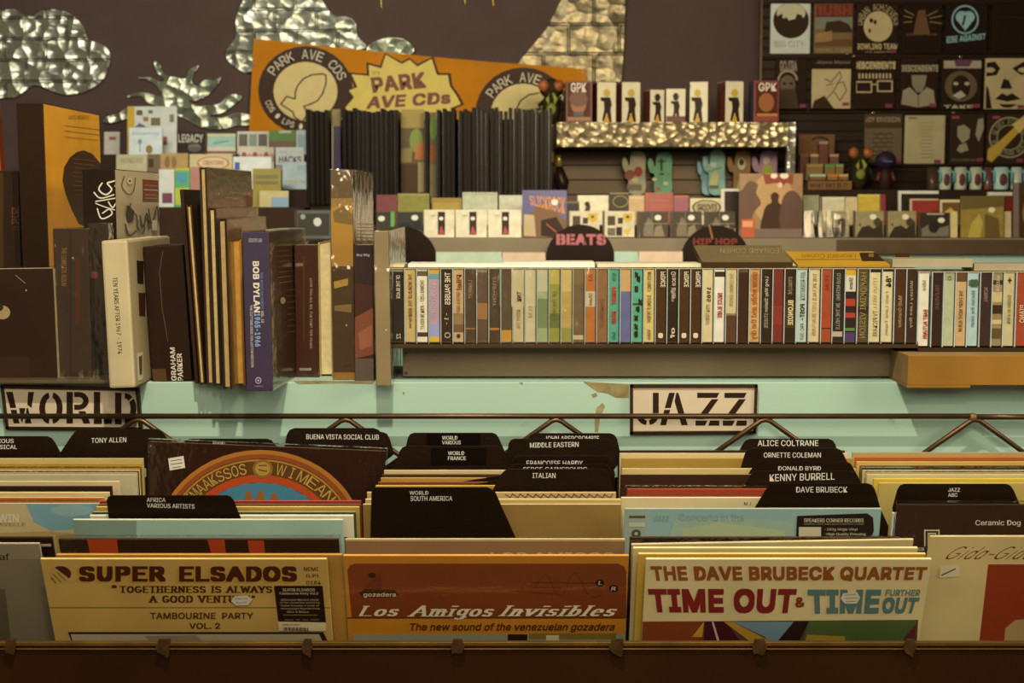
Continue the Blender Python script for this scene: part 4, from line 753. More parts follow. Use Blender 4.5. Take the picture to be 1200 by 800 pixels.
C1 = [('2c2620', 'dark grey cassette first of the row beside the grey beige box', [(0,.3,'8a7c62')], [T1('OF THE BLACK', LT, .8, 4), ('ZZ', .7, .3, 8.8, 9.5, LT, 0)]),
 ('b79a62', 'tan cassette with small dark type down its spine, second of the row', [], [T1('THE WORLD OF THE WIND', v0=.6, v1=6.5), T1('Vga Yama', v0=6.6, v1=8)]),
 ('d6cab0', 'off white cassette with thin dark type, third of the row', [(.2,.9,'5a4c3c'), (8.6,9.2,'4a3c30')], [T1('THOMAS LOST - PINK IN VIOLET', v0=1.4, v1=8.2)]),
 ('a88a98', 'mauve cassette with yellow ends and a blue corner', [(0,.6,'c89a30'), (.6,1.3,'5c98a0'), (7.5,9.2,'8c90b8'), (9.2,10,'c89a30')], [T1('MOON LIGHT', 'c4a8b0', 2, 6)]),
 ('3a281e', 'dark brown cassette with bold white capitals at its top, fifth of the row', [], [('THE PAUSES', .9, .35, .4, 4.8, LT, .02), T1('- 1 -', LT, 6, 7.5), ('o', .9, .3, 8.6, 9.4, 'a89c8a', 0)]),
 ('b5966a', 'tan cassette with red lettering and a dark lower corner', [(6,7.5,'8a6a48'), (7.5,8.6,'6a4a30')], [('Pile!', .85, .3, .7, 2.8, '7a2a1c', .02), T1('GREEN & GRAY', '8a4a34', 3, 6), ('*', .7, .3, 8.8, 9.4, DT, .02)]),
 ('4a3624', 'dark brown wrapped cassette just right of the tan one with red lettering', [(8,8.2,'9a6430')], [T1('LAMBERT', 'a8885a', 1.5, 4)], 1),
 ('523a26', 'dark wrapped cassette with a faint orange patch halfway down', [(4.6,6.8,'a0683a'), (0,.4,'8a7a50')], [], 1),
 ('44311f', 'dark wrapped cassette with a thin orange line near its foot', [(8,8.3,'b07028')], [T1('SYMPHONY', '9a8458', 1, 5)], 1),
 ('4c3820', 'dark wrapped cassette with a yellow foot', [(8.3,10,'c08a28')], [], 1),
 ('c4b48c', 'cream wrapped cassette with black type in its upper half', [], [('TNK', .8, .35, 3, 4.4, '4a2c1c', .02), T1('RIGHT ON', '8a7a60', 5.5, 8)], 1),
 ('cbbd96', 'wrapped cassette painted pale cream for its white glare, left of the green ones', [], [T1('ELM', 'a89870', 5, 6.5)], 1),  # pale cream base colour paints the white glare on the wrap
 ('9aa878', 'pale green and white wrapped cassette', [(0,3,'c4c09a'), (4,8,'6f8454')], [], 1),
 ('8f9038', 'moss green and yellow wrapped cassette', [(0,2,'c0ae50'), (6,8,'5c6a2c')], [T1('OF THE HOLY', '5c5c28', 3, 7)], 1),
 ('b89a50', 'gold wrapped cassette with its glare painted in, right of the green ones', [(0,3,'d0b870'), (8,10,'8c8a3c')], [], 1),  # gold tones carry the painted glare of the wrap
 ('6a5230', 'brown gold wrapped cassette with a small pale mark at its foot', [(0,2,'7a6238'), (9,9.6,'c0b08c')], [], 1),
 ('b8681c', 'orange cassette with a white label across its upper third', [(3,5.1,'cfc0a0')], [T1('Shani', '8a5a3c', 3.2, 4.9), T1('AI', '7a3c14', .6, 1.6)], 1),
 ('8a5c34', 'orange brown wrapped cassette with dim type, after the orange one', [], [T1('CHURCHES OF', '6a3c1c', 4, 8)], 1),
 ('4c9478', 'teal cassette with two red words', [], [('FOREST', .75, .25, 2.4, 4.8, 'a83424', .05), ('ROAD', .75, .25, 5.7, 7.4, 'a83424', .05), T1('NTN', '2c5c4c', .5, 1.5), T1('lab', '2c5c4c', 8.6, 9.6)]),
 ('5a5f88', 'cassette with a blue lower part and a tan top', [(0,3,'c09a62')], []),
 ('4f9a7c', 'teal cassette speckled with black down one side', [(4.6,4.9,'2c4a3c')], [(k, u+.28, u-.1, v, v+.9, '2a2018', .05) for k, u, v in (('%', .3, .3), ('&', .5, .9), ('S', .3, 2.2), ('%', .7, 4), ('&', .45, 5), ('x', .3, 6.2), ('%', .3, 7.4), ('s', .3, 8.4))]),
 ('c8ae6a', 'straw yellow cassette with thin dark type, after the speckled teal one', [], [T1('WHITE FAMILY', v0=.3, v1=3), T1('IS A SONG OF THE NIGHT', v0=3.5, v1=7.3), T1('Vidro', v0=8.2, v1=9.6)]),
 ('4a3018', 'brown cassette with white capitals at the top, first of three alike', [], [('PRINCE', .95, .45, .3, 2.4, LT, .02), ('o', .75, .25, 8.7, 9.4, LT, .08)]),
 ('2e2117', 'black brown cassette with white script between two alike brown ones', [], [('Grace after', .8, .3, .3, 4, LT, 0), T1('Honeys', 'a89c84', 2.5, 4.4), ('of', .75, .3, 8, 9.4, LT, .02)]),
 ('4a3018', 'brown cassette with white capitals at the top, second of three alike', [], [('PRINCE', .95, .45, .3, 2.4, LT, .02), ('o', .75, .25, 8.7, 9.4, LT, .08)]),
 ('4a3018', 'brown cassette with white capitals at the top, third of three alike', [], [('PRINCE', .95, .45, .3, 2.4, LT, .02), ('o', .75, .25, 8.7, 9.4, LT, .08)]),
 ('c9b688', 'cream cassette with 1985 in dark figures', [], [('1985', .8, .4, 2.4, 4.4, DT, .02), T1('PINK FRIDAY', '8a7656', 4.8, 7.6)]),
 ('d8d0bc', 'white cassette with bold red capitals and a black square at its top', [(.3,1,'3a3028')], [('BRUCE BLADE', .8, .3, 3.2, 6.6, 'a8321c', .03)]),
 ('c4b184', 'cassette cream above and brown below on a slanting edge', [(6.3,10,'4f2f1c'), (6,6.3,'8a6c4a')], [T1('THE COMING SEASON', '8a7654', .5, 5)]),
 ('3d2616', 'plain dark brown cassette between the half cream and the rust speckled ones', [(0,.4,'5a4028')], []),
 ('bd9055', 'tan cassette speckled with rust red', [(.6,3,'b07a40'), (6,8,'c09a60')], [T1('snow white and the dry', 'a04a24', .3, 9.6, .1, .9)]),
 ('32251a', 'black cassette with a white handwritten title in script', [], [('Long Way Station', .75, .3, 1, 5.8, LT, 0), T1('STUDIOS', 'a89c84', 6, 8)]),
 ('6e1f16', 'plain deep red cassette', [(5,7.5,'802a1c')], []),
 ('33251a', 'dark cassette with a cream lettered box in its lower half', [(4.4,8,'4a3a26')], [('BLONDIE', .85, .3, 4.2, 7.6, 'c8b684', .04), T1('STRONG LOVE', 'a08c68', 1, 3.4)]),
 ('a9b8ae', 'pale blue grey cassette with one bold black word', [], [('JEFF ROSENSTOCK', .8, .35, .3, 4.2, '4a443c', .0), ('POST-', .8, .35, 4.7, 6.9, '2e2620', .03), ('PRC-369', .75, .4, 7.4, 9.6, '4a443c', 0)]),
 ('c9b58a', 'cream cassette with fine brown capitals, after the pale blue grey one', [], [T1('THE PETALS', '8a6844', .5, 4.2), T1('LOST IN AUTUMN', 'a07c50', 4.5, 9)]),
 ('9a3e1c', 'rust red cassette with one dark line low on its spine', [(8,8.15,'4a1a10')], [T1('TEAL', '7a2a14', .6, 3)]),
 ('2f2922', 'black cassette with grey capitals and a small square at its foot', [(8.5,9.2,'a89c88')], [T1('CLOUD NOTHING', 'a09684', .5, 4.2), T1('IN THE HILLS', 'a09684', 4.6, 8.2)]),
 ('2e2120', 'cassette striped yellow, white, black, red and violet', [(0,.8,'c79c1e'), (.8,3,'cfc6ae'), (4,5,'a8321c'), (5.9,6.6,'a8321c'), (8,8.4,'4f7a3c'), (8.6,10,'453058')], [T1('Shane', DT, 1.1, 2.7)]),
 ('4b3b20', 'dark gold cassette with a grainy pattern', [(2,3,'5e4a28'), (5,6,'3a2c18')], [T1('HAKOKIMI VISION', '8f7a48', .4, 9.4, .2, .8)]),
 ('c8b98a', 'cream cassette with a black top edge lettered TV', [(0,.4,'2e241a')], [T1('TITUS WELL', 'a8986c', 1, 5.4), ('TV PICKAXE', .8, .35, 5.6, 9.2, '4a3c28', .0)]),
 ('c9ba90', 'cream cassette with 84 at its top', [(0,.3,'2e241a')], [("'84", .85, .3, .9, 2.4, '2e241a', .03), T1('Farm Lane Tapes', '8a7a58', 3, 9)]),
 ('4a2e1a', 'chestnut brown cassette with thin pale type, last but one of the long row', [], [T1('Multi Grandeur', 'a88a5c', 3.6, 8)]),
 ('3a2820', 'dark violet brown cassette with pale script, last of the long row', [], [T1('Whisky Lake Boy', 'a89278', 1.5, 8)])]
for i, e in enumerate(C1): cassette(xs[i], xs[i+1], 403, *e[:4], film=len(e) > 4)
xs2 = [1075.3, 1091.5, 1104.8, 1119, 1133, 1148, 1162, 1175.5, 1190, 1204, 1218, 1232]
C2 = [('d2cab4', 'white cassette with red capitals in its lower half, first on the plywood box', [], [('BART AUTUMN', .95, .5, 5, 9, 'a8281c', .03), T1('Mire', '8a7a64', 1, 2.4)]),
 ('34211c', 'dark maroon cassette second on the plywood box', [], [T1('TELEVISED', '6a5040', 1.6, 5)]),
 ('a5a888', 'sage green cassette with no clear type', [(0,1,'989c78')], [T1('o', '6a6a50', .4, 1)]),
 ('b9966a', 'tan cassette with a brown slanted top and dark type', [(0,1.2,'5a3c20')], [T1('THE EVERY NIGHT ALBUM', DT, 2.4, 8)]),
 ('9fb5b4', 'pale blue cassette with a dark green leaf near its top', [(1,1.8,'5a7048')], [('x', .9, .2, .8, 2, '34503a', .08), T1('Marian the swan', '5a6a68', 2.4, 7.4)]),
 ('3a2a28', 'plain plum black cassette right of the pale blue one', [], [T1('NORMAL', '8a7870', 2, 4)]),
 ('8a7450', 'cassette patterned in cream and black blocks', [(1,1.6,'3a2c1e'), (2.6,4,'c0a878'), (4.4,5.6,'3a2c1e'), (6.4,7,'c0a878'), (7.6,9,'54401f')], [T1('MAXXIMUS', 'c8b48c', .4, 3)]),
 ('b5a67c', 'beige cassette with a small dark cross near its top', [], [('+', .7, .3, .6, 1.4, DT, .02), T1('Golden as a lark', '6a5a3c', 3, 7)]),
 ('8f3a1c', 'brick red cassette with blurred white capitals', [], [('PIANO', .85, .3, 4.4, 6.8, 'c8a888', .02)]),
 ('33261c', 'dark brown cassette cut by the right edge of the photo', [], [])]
for i, e in enumerate(C2): cassette(xs2[i], xs2[i+1], 407, *e[:4])

# flat things lying on the cassettes
topz = CZ1+.109
def flat(label, x0, x1, y, dz, hgt, depth, fr, tp, items=(), name='record_sleeve', cat='cd sleeve', tilt=0, group='things lying flat on the cassettes', art_top=()):
    x0w, x1w = at(x0, 308, y).x, at(x1, 308, y).x; z = (topz if x0 < 1050 else topz-.005)+dz
    tl = math.radians(tilt); F = Frame((x0w, y, z), (1,0,0), (0,-math.sin(tl),math.cos(tl)), (0,-math.cos(tl),-math.sin(tl)), (0, 0, x1w-x0w, hgt))
    t = thing(name, label, cat, F.w((x1w-x0w)/2, 0, -depth/2), group)
    b = MB(); b.box(F, 0, x1w-x0w, 0, hgt, -depth, 0, M(fr, .5), M(fr, .5), M(tp, .5)); b.build('body', t, bev=.0006)
    Ft = Frame(F.w(0, hgt), F.ex, -F.ez, F.ey, (0, 0, x1w-x0w, depth))
    if art_top: b = MB(); art(b, Ft, art_top); b.build('cover_print', t)
flat('white cardboard sleeve lying flat at the left end of the cassettes', 478, 590, 2.064, 0, .0055, .06, 'e2dcc8', 'e6e0cc')
flat('white cardboard sleeve lying flat in the middle of the cassettes', 590, 697, 2.066, 0, .0075, .06, 'e0d8c2', 'e4dcc8')
flat('thin cream sleeve lying flat under the dark record with pink capitals', 700, 822, 2.068, 0, .0055, .06, 'd2c6a6', 'd6caac')
flat('small cream sleeve lying flat by the grey beige box', 459, 474, 2.066, 0, .0045, .06, 'c2b284', 'c8b88c')
flat('grey card lying flat on the dark cassettes right of the yellow box', 1046, 1140, 2.068, 0, .012, .06, '9c9070', 'a3977a')
flat('grey beige card lying flat at the right end of the cassettes', 1142, 1290, 2.07, 0, .010, .06, '988a6c', 'a09474')
flat('olive brown flat box with upside down lettering, lying tilted on the cassettes', 822, 929, 2.062, 0, .008, .1, '4a3a22', '6d5e40', tilt=12, name='box_set', cat='box set', art_top=[('t', 'LEONARD COHEN', 844, 290.5, 918, 296.5, '938256', 180, .0), ('t', 'I HAVE TRIED IN MY WAY', 858, 298.5, 905, 301, '857448', 180, 0)])
flat('yellow flat box with a dark end, lying tilted right of the olive brown one', 935, 1043, 2.062, 0, .004, .1, 'a87c24', 'b58a26', tilt=9, name='box_set', cat='box set', art_top=[('q', [(1007,296),(1045,296),(1045,306),(1010,306)], '3c2c1c'), ('q', [(1018,297),(1024,297),(1024,301),(1018,301)], '7a6030'), ('t', 'Leonard Cohen', 940, 297.5, 1003, 303, '8a6418', 180, 0), ('r', 932, 303.6, 1010, 304.4, '8a6418')])
flat('spare cream sleeve propping the olive brown box from behind', 826, 925, 2.128, 0, .0125, .015, 'c8b88c', 'cfc098')
flat('spare cream sleeve propping the yellow box from behind', 940, 1038, 2.128, 0, .0095, .015, 'c8b88c', 'cfc098')
# ================================================================== far side of the shop: counter, shelf and discs
FY = 6.25
def smoothp(pts, n=5):
    out = []; N = len(pts)
    for i in range(N):
        p0, p1, p2, p3 = pts[i-1], pts[i], pts[(i+1) % N], pts[(i+2) % N]
        for k in range(n):
            t = k/n; out.append(tuple(.5*(2*p1[j]+(p2[j]-p0[j])*t+(2*p0[j]-5*p1[j]+4*p2[j]-p3[j])*t*t+(3*p1[j]-p0[j]-3*p2[j]+p3[j])*t**3) for j in (0, 1)))
    return out
SHZ = at(600, 279, FY).z
fc = thing('far_counter', 'long grey brown shelf counter with a pale teal front across the aisle', 'counter', (0, 6.5, 0))
SHM = M('7a6a50', .5, noise=.12, ns=5)
b = MB(); b.box(wallframe(FY), at(396, 280, FY).x, 3.0, SHZ-.068, SHZ, -1.0, 0, SHM); b.build('shelf', fc, bev=.003)
b = MB(); b.box(wallframe(FY+.03), at(396, 280, FY).x, 3.0, 0, SHZ-.068, -.03, 0, M('9fb8a4', .5, noise=.1, ns=3)); b.build('front_board', fc)
b = MB(); b.box(wallframe(FY+.24), at(396, 280, FY).x, 3.0, SHZ, SHZ+.05, -.7, 0, M('4a3a28', .6)); b.build('step', fc)
b = MB(); b.box(wallframe(FY+.001), at(980, 290, FY).x, 3.0, SHZ-.068, SHZ-.006, 0, .004, M('4c3722', .5)); b.build('dark_strip', fc)
ST = SHZ+.05
# bin of the far aisle with sleeves and dividers cut from discs
b = MB(); fb = thing('far_record_bin', 'dark record bin across the aisle below the far shelf', 'record bin', (0, 5.95, 0))
b.box(wallframe(5.75), at(430, 330, 5.75).x, at(1078, 330, 5.75).x, 0, .98, -.02, 0, M('3a2a1c', .6)); b.build('front_panel', fb)
b = MB(); b.box(wallframe(5.77), at(430, 330, 5.75).x, at(1078, 330, 5.75).x, .84, .87, -.48, 0, M('3a2a1c', .6)); b.build('bin_floor', fb)
def farsleeve(x0, x1, py, c, label, Y=6.0):
    z1 = at(600, py, Y).z; F = wallframe(Y, .8712); xa, xb = at(x0, py, Y).x, at(x1, py, Y).x
    b = MB(); b.box(F, xa, xb, 0, z1-.87, -.012, 0, M(c, .5), M(c, .6)); tag(b.build('vinyl_record'), label, 'record', 'record sleeves in the far bin')
farsleeve(511, 588, 295.5, 'a9b596', 'pale green sleeve in the far bin left of the pink lettered disc')
farsleeve(589, 639, 296, 'c4a686', 'pink beige sleeve in the far bin touching the pink lettered disc')
farsleeve(720, 748, 295, '9fb49c', 'small mint sleeve in the far bin right of the pink lettered disc')
farsleeve(749, 800, 295, 'c8a98a', 'pale pink sleeve in the far bin before the red lettered disc')
farsleeve(1050, 1066, 297, '4a2e18', 'brown sleeve at the right end of the far bin', 6.1)
def disc(cx, cy, label, items, Y=6.12, dx=0):
    c = at(cx, cy, Y); r = 40.4/ppm(cy, Y); F = Frame(c, (1,0,0), (0,0,1), (0,-1,0))
    t = thing('record_disc_divider', label, 'record divider', (c.x, Y, c.z-r), 'old records used as bin dividers')
    b = MB(); V = M('1d120b', .3, noise=.1, coat=.4); n = 48
    P = [(r*math.cos(2*math.pi*i/n), r*math.sin(2*math.pi*i/n)) for i in range(n)]
    b.prism(F, P, -.002, 0, V); b.build('disc', t)
    b = MB()
    for rr in (.92, .84, .76, .68, .6, .52):
        for i in range(n):
            a0, a1 = 2*math.pi*i/n, 2*math.pi*(i+1)/n
            b.poly([F.w(r*k*math.cos(a), r*k*math.sin(a), .0004) for k, a in ((rr, a0), (rr, a1), (rr-.012, a1), (rr-.012, a0))], M('33231a', .25))
    b.build('grooves', t)
    if items: b = MB(); art(b, Frame(F.w(0,0,.0006), F.ex, F.ey, F.ez), items, step=.0002); b.build('lettering', t)
    b = MB(); b.box(F, -.012, .012, .8712-c.z, -r*.6, -.008, -.003, M('3a2a1c', .5)); b.build('stem', t)
disc(472, 306, 'plain black disc in the far bin behind the grey beige box', [], 6.12)
disc(680, 303.5, 'black disc stencilled BEATS in pink capitals in the far bin', [('t', 'BEATS', 652, 274, 710, 287, 'a85a5c', 0, .05)] + [('r', x, 274, x+1, 287, '1d120b') for x in (656.5, 668, 684.5, 706)], 6.12)
disc(838, 304.5, 'black disc with dim red lettering in the far bin', [('t', 'HIP HOP', 812, 279, 864, 287, '6a1a12', 0, .05), ('q', [(830,263),(832,263),(836,280),(834,280)], '8a5a2c')], 6.12)

# ------------------------------------------------------------------ discs in cases along the far shelf
def case(label, x0, x1, y0, y1, Y, body, items=(), z=None, name='compact_disc', cat='cd', group='compact discs along the far shelf', tilt=6, th=.010, plastic=True, edge=None):
    z = (SHZ if z is None else z)+.0012
    a = at(x0, y1, Y); W = at(x1, y1, Y).x-a.x; tl = math.radians(tilt); H = (at(x0, y0, Y+.012).z-z)/math.cos(tl)
    F = Frame((a.x, Y, z+th*math.sin(tl)), (1,0,0), (0,math.sin(tl),math.cos(tl)), (0,-math.cos(tl),math.sin(tl)), (0, 0, W, H))
    t = thing(name, label, cat, F.w(W/2, 0, -th/2), group)
    if plastic:
        b = MB(); b.box(F, 0, W, 0, H, -th, .0015, CLEAR); b.box(F, 0, W*.07, 0, H, -th+.001, -.0002, M('4a4036', .25)); b.build('jewel_case', t)
        m = .002
    else: m = 0
    b = MB(); b.box(F, m, W-m, m, H-m, -th+.001, -.0004 if plastic else 0, M(body, .4, noise=.15, ns=30), M(edge or body, .6)); b.build('cover' if plastic else 'sleeve', t)
    if items: b = MB(); art(b, Frame(F.w(0,0,.0 if not plastic else 0), F.ex, F.ey, F.ez, F.rect), items, step=.0003); b.build('cover_print', t)
    return t
DISCW = lambda cx, cy: ('e', cx, cy, 4, 3.2, 'd6ccb4')
case('dark blue grey cd with a green strip, left end of the far shelf', 441, 462, 248, 278, FY+.05, '35393a', [('r', 458, 248, 463, 268, '4f9a3a'), DISCW(447, 256)])
case('dark blue grey cd with a white dot right of the green stripped one', 464, 496, 248, 278, FY+.05, '33373a', [DISCW(486, 255), ('q', [(466,262),(492,258),(494,270),(466,272)], '22262a')])
for i, (x0, x1) in enumerate(((497, 532.5), (534, 570.5), (572, 611))):
    case('white cd with a dark red strip, %s of three alike' % ('left', 'middle', 'right')[i], x0, x1, 246, 278, FY+.05, 'cdbf9c', [('r', x0+16, 248, x0+24.5, 275, '33241c'), ('e', x0+20, 256, 2.6, 2.2, 'd6ccb4'), ('q', [(x0+17,274),(x0+20,264),(x0+24,274)], 'a03a3c'), ('r', x0+8, 252, x0+13, 253, '8a7c60')], plastic=False, edge='c0b08c')
case('blue record sleeve with an orange arched title on the far shelf', 612, 664, 223, 279, FY+.04, '453f70', [('q', [(612,262),(622,250),(632,240),(645,244),(664,258),(664,279),(612,279)], '6a4526'), ('q', [(614,251),(626,252),(628,277),(614,276)], 'b0986a'), ('q', [(634,258),(652,254),(660,268),(648,278),(634,276)], '33241c'), ('tq', 'SLICKROCK', [(622,240),(662,251),(662,231),(620,229)], 'c47a1e', 0, .02), ('e', 650, 237, 4, 3.4, 'd6ccb4'), ('s', [(640,262),(652,272)], 1.6, 'a03a1c')], name='vinyl_record', cat='record', plastic=False, th=.012, tilt=4)
for i, (x0, x1) in enumerate(((665, 703), (706, 744))):
    case('white cd with yellow badge, %s of two alike' % ('left', 'right')[i], x0, x1, 247, 278, FY+.05, 'c0b28e', [('r', x0+6, 253, x0+15, 264, '4a4034'), ('r', x0+18, 255, x0+24, 262, '3a3028'), ('r', x0+6, 267, x0+15, 276, '5a4c3c'), ('q', [(x0+24,250),(x0+35,250),(x0+35,257),(x0+29.5,261),(x0+24,257)], 'c09a1c'), ('e', x0+29.5, 254, 2, 2, '5a441c'), ('q', [(x0+24,270),(x0+34,266),(x0+30,276)], 'c0a030'), ('r', x0+16, 266, x0+23, 276, '2e241c')])
for i, (x0, x1) in enumerate(((746, 783.5), (785, 823), (825, 862))):
    case('dark grey photo cd, %s of three alike' % ('left', 'middle', 'right')[i], x0, x1, 247.5, 278, FY+.05, '3e3428', [('q', [(x0+8,268),(x0+14,254),(x0+20,262),(x0+20,277),(x0+8,277)], '6a5c44'), ('q', [(x0+22,266),(x0+29,263),(x0+33,277),(x0+20,277)], '7a6a4e'), ('s', [(x0+8,262),(x0+36,262)], .8, '8a7a5c'), ('s', [(x0+18,249),(x0+18,276)], .8, '6a5c46'), DISCW(x0+25, 255)])
case('sepia record sleeve of seated silhouettes with an orange sticker', 866, 940, 203.5, 279, FY+.03, '8c6840', [('e', 905, 232, 24, 30, 'a98250'), ('q', smoothp([(862,284),(864,232),(870,222),(878,212),(888,216),(886,226),(892,238),(884,248),(880,262),(878,284)], 3), '5a3a28'), ('q', smoothp([(893,272),(894,252),(898,241),(904,237),(903,229),(908,225),(913,229),(912,236),(919,242),(928,240),(930,244),(918,251),(917,262),(926,272)], 3), '432a1f'), ('q', smoothp([(915,268),(916,236),(924,224),(934,226),(942,240),(942,268)], 3), '4e3022'),
  ('r', 866, 268, 940, 280, '6a5446'), ('q', [(894,204),(930,204),(929,216),(921,214),(916,220),(910,214),(897,216)], '7a2a1c'), ('e', 907, 206, 4, 3, 'd8c8a0'), ('e', 919, 206, 5, 3.4, 'd8c8a0'), ('e', 914, 217, 3, 3.4, 'd0a878'), ('q', [(869,257),(884,256),(884,278),(869,278)], 'b04a20'), ('r', 870, 259, 882, 266, 'd08a5c')], name='vinyl_record', cat='record', plastic=False, th=.012, tilt=3)
case('narrow cream spined case right of the sepia sleeve', 942, 954, 247, 279, FY+.05, 'a8946a', [('r', 950, 248, 953, 279, '33261c')], th=.012)
for i, (x0, x1) in enumerate(((958, 995.5), (1000, 1036), (1038, 1074))):
    case('sepia landscape cd, %s of three alike' % ('left', 'middle', 'right')[i], x0, x1, 247, 279, FY+.05, '8a7a50', [('q', [(x0+4,276),(x0+10,266),(x0+18,264),(x0+24,268),(x0+34,258),(x0+35,278),(x0+4,278)], '2e2418'), ('e', x0+28, 260, 4.5, 5, '4a3c28'), DISCW(x0+23, 254), ('q', [(x0+6,262),(x0+9,262),(x0+8,266)], '3a2e20')])
case('black photo cd right of the sepia landscape ones', 1076, 1113, 249, 279, FY+.05, '2e2620', [('q', [(1080,268),(1090,262),(1098,268),(1112,264),(1112,277),(1080,277)], '6a6050'), ('e', 1094, 266, 6, 7, '241c16'), ('e', 1103, 258, 4, 3, 'd6ccb4'), ('r', 1086, 250, 1106, 251.5, 'b0a48c')])
case('slim cream case beside the black photo cd', 1114, 1122, 248, 279, FY+.05, 'c2ab72', plastic=False)
case('gold brown record sleeve with a pale round sticker', 1126, 1176, 230, 279, FY+.04, '87702c', [('q', [(1126,230),(1176,230),(1176,242),(1126,246)], '5c4a20'), ('q', [(1134,279),(1138,262),(1148,250),(1152,262),(1148,279)], 'a8923c'), ('q', [(1154,250),(1170,256),(1172,279),(1154,279)], '5a461c'), ('e', 1162, 246, 4, 3.2, 'd0c294')], name='vinyl_record', cat='record', plastic=False, th=.012, tilt=4)
case('slim beige case right of the gold brown sleeve', 1177, 1185, 248, 279, FY+.05, 'b59f70', plastic=False)
case('dark brown record sleeve cut by the right edge, on the far shelf', 1187, 1240, 214, 279, FY+.04, '44301f', [('q', [(1187,214),(1194,214),(1194,279),(1187,279)], '6a5a50'), ('e', 1206, 250, 8, 16, '7a5a34')], name='vinyl_record', cat='record', plastic=False, th=.012, tilt=4)
Y2 = FY+.27
def card(label, x0, x1, y0, c, items=(), y1=249, Y=Y2, tilt=5):
    case(label, x0, x1, y0, y1, Y, c, items, z=ST, name='record_sleeve', cat='record sleeve', group='sleeves in the second row of the far shelf', plastic=False, tilt=tilt, th=.014, edge='cbbd94')
card('maroon sleeve at the left end of the second row', 441, 465, 228.5, '6a2a2c')
card('olive green sleeve in the second row', 466, 503, 227, '767020', [('r', 466, 227, 503, 229, '8a8450')])
card('yellow brown sleeve under the dark poster panels', 506, 541, 232, '8a6a20', [('r', 508, 237, 538, 249, '9a8030'), ('r', 500, 232, 506, 249, '6a3a1c')])
card('pale grey green sleeve above the white cds', 542, 583, 225.5, 'a9a888', [('r', 543, 227, 582, 228, '8a8a70')])
card('cream white sleeve left of the blue sleeve', 585, 612, 229, 'b8b294')
card('small black sleeve right of the blue sleeve', 664, 679, 236, '2a2018', [('r', 664, 236, 679, 238, '6a5c44')])
card('cream sleeve with a small dark figure', 677, 713, 229, 'cdbf9a', [('q', [(685,247),(687,241),(690,236),(692,242),(691,248)], '4a3c2c'), ('e', 688, 239, 3, 3, '3a2e24')])
card('dark green sleeve with a yellow oval', 715, 737, 226, '2c2818', [('ring', 727, 236, 9, 7, 8, 6, 0, 360, '8a8024'), ('r', 715, 226, 737, 227, 'a08a50')])
card('tan sleeve left of the bright red one', 737, 755, 229, 'b08a58', [('r', 738, 231, 754, 232.5, 'd0b080')])
card('bright red sleeve in the second row', 756, 789, 226, '8f241a', [('t', 'SOUNDTRACK', 762, 234, 784, 236, 'b07058', 0, 0), ('s', [(762,240),(784,240)], .8, 'a8604c'), ('s', [(764,243),(782,243)], .8, 'a8604c')])
card('dark pink sleeve right of the bright red one', 790, 807, 229, '82304a', [('r', 790, 229, 807, 231, 'b0602c')])
card('cream sleeve with a dark patterned oval', 809, 846, 232.5, 'c9b98c', [('e', 828, 243, 17, 9, '3a2c1c'), ('e', 828, 243, 15, 8, 'a8966a'), ('t', 'GROOVES', 817, 239, 840, 247, '3a2c1c', 0, .03)])
card('white edged black sleeve left of the sepia sleeve', 845, 866, 221, '2c221a', [('r', 845, 221, 866, 224, 'd0c6ac'), ('r', 845, 221, 849, 250, 'd0c6ac')])
card('dull green sleeve just right of the sepia sleeve', 942, 960, 229, '8a8460')
card('pale grey sleeve with a dark edge in the second row', 962, 990, 231, 'c0b08c', [('r', 962, 231, 963.5, 249, '2c2218'), ('r', 964, 231, 990, 233, 'd4c69e')])
card('narrow cream sleeve in the second row', 991, 1005, 231, 'bca878')
card('bright yellow sleeve in the second row', 1006, 1031, 228, 'b89a2c', [('r', 1006, 228, 1031, 230, 'c8b058')])
card('thin crimson sleeve beside the bright yellow one', 1032, 1038, 228, '7a1c28')
card('black square sleeve with a white border', 1053, 1100, 223.5, '2a1e16', [('r', 1053, 223.5, 1056, 250, 'c5c2ae'), ('r', 1053, 223.5, 1100, 227, 'c5c2ae')], tilt=4, Y=Y2+.06)
card('red sleeve standing in front of the white bordered black one', 1067, 1100, 233, '86231a', [('r', 1067, 233, 1068.5, 250, 'c8b090'), ('r', 1067, 233, 1100, 234.5, 'c8b090')])
card('brown sleeve with a cream border left of the gold brown one', 1102, 1125, 234, '6a4a28', [('r', 1102, 234, 1104, 250, 'd0bd8c'), ('r', 1102, 234, 1125, 237, 'd0bd8c'), ('q', [(1106,249),(1114,243),(1120,249)], 'c8a040')])
card('dark red sleeve with a pale top edge near the right edge', 1158, 1190, 225, '6e2018', [('r', 1158, 225, 1190, 229, 'c8c0a8'), ('r', 1160, 229, 1178, 250, '3a2a1e')])

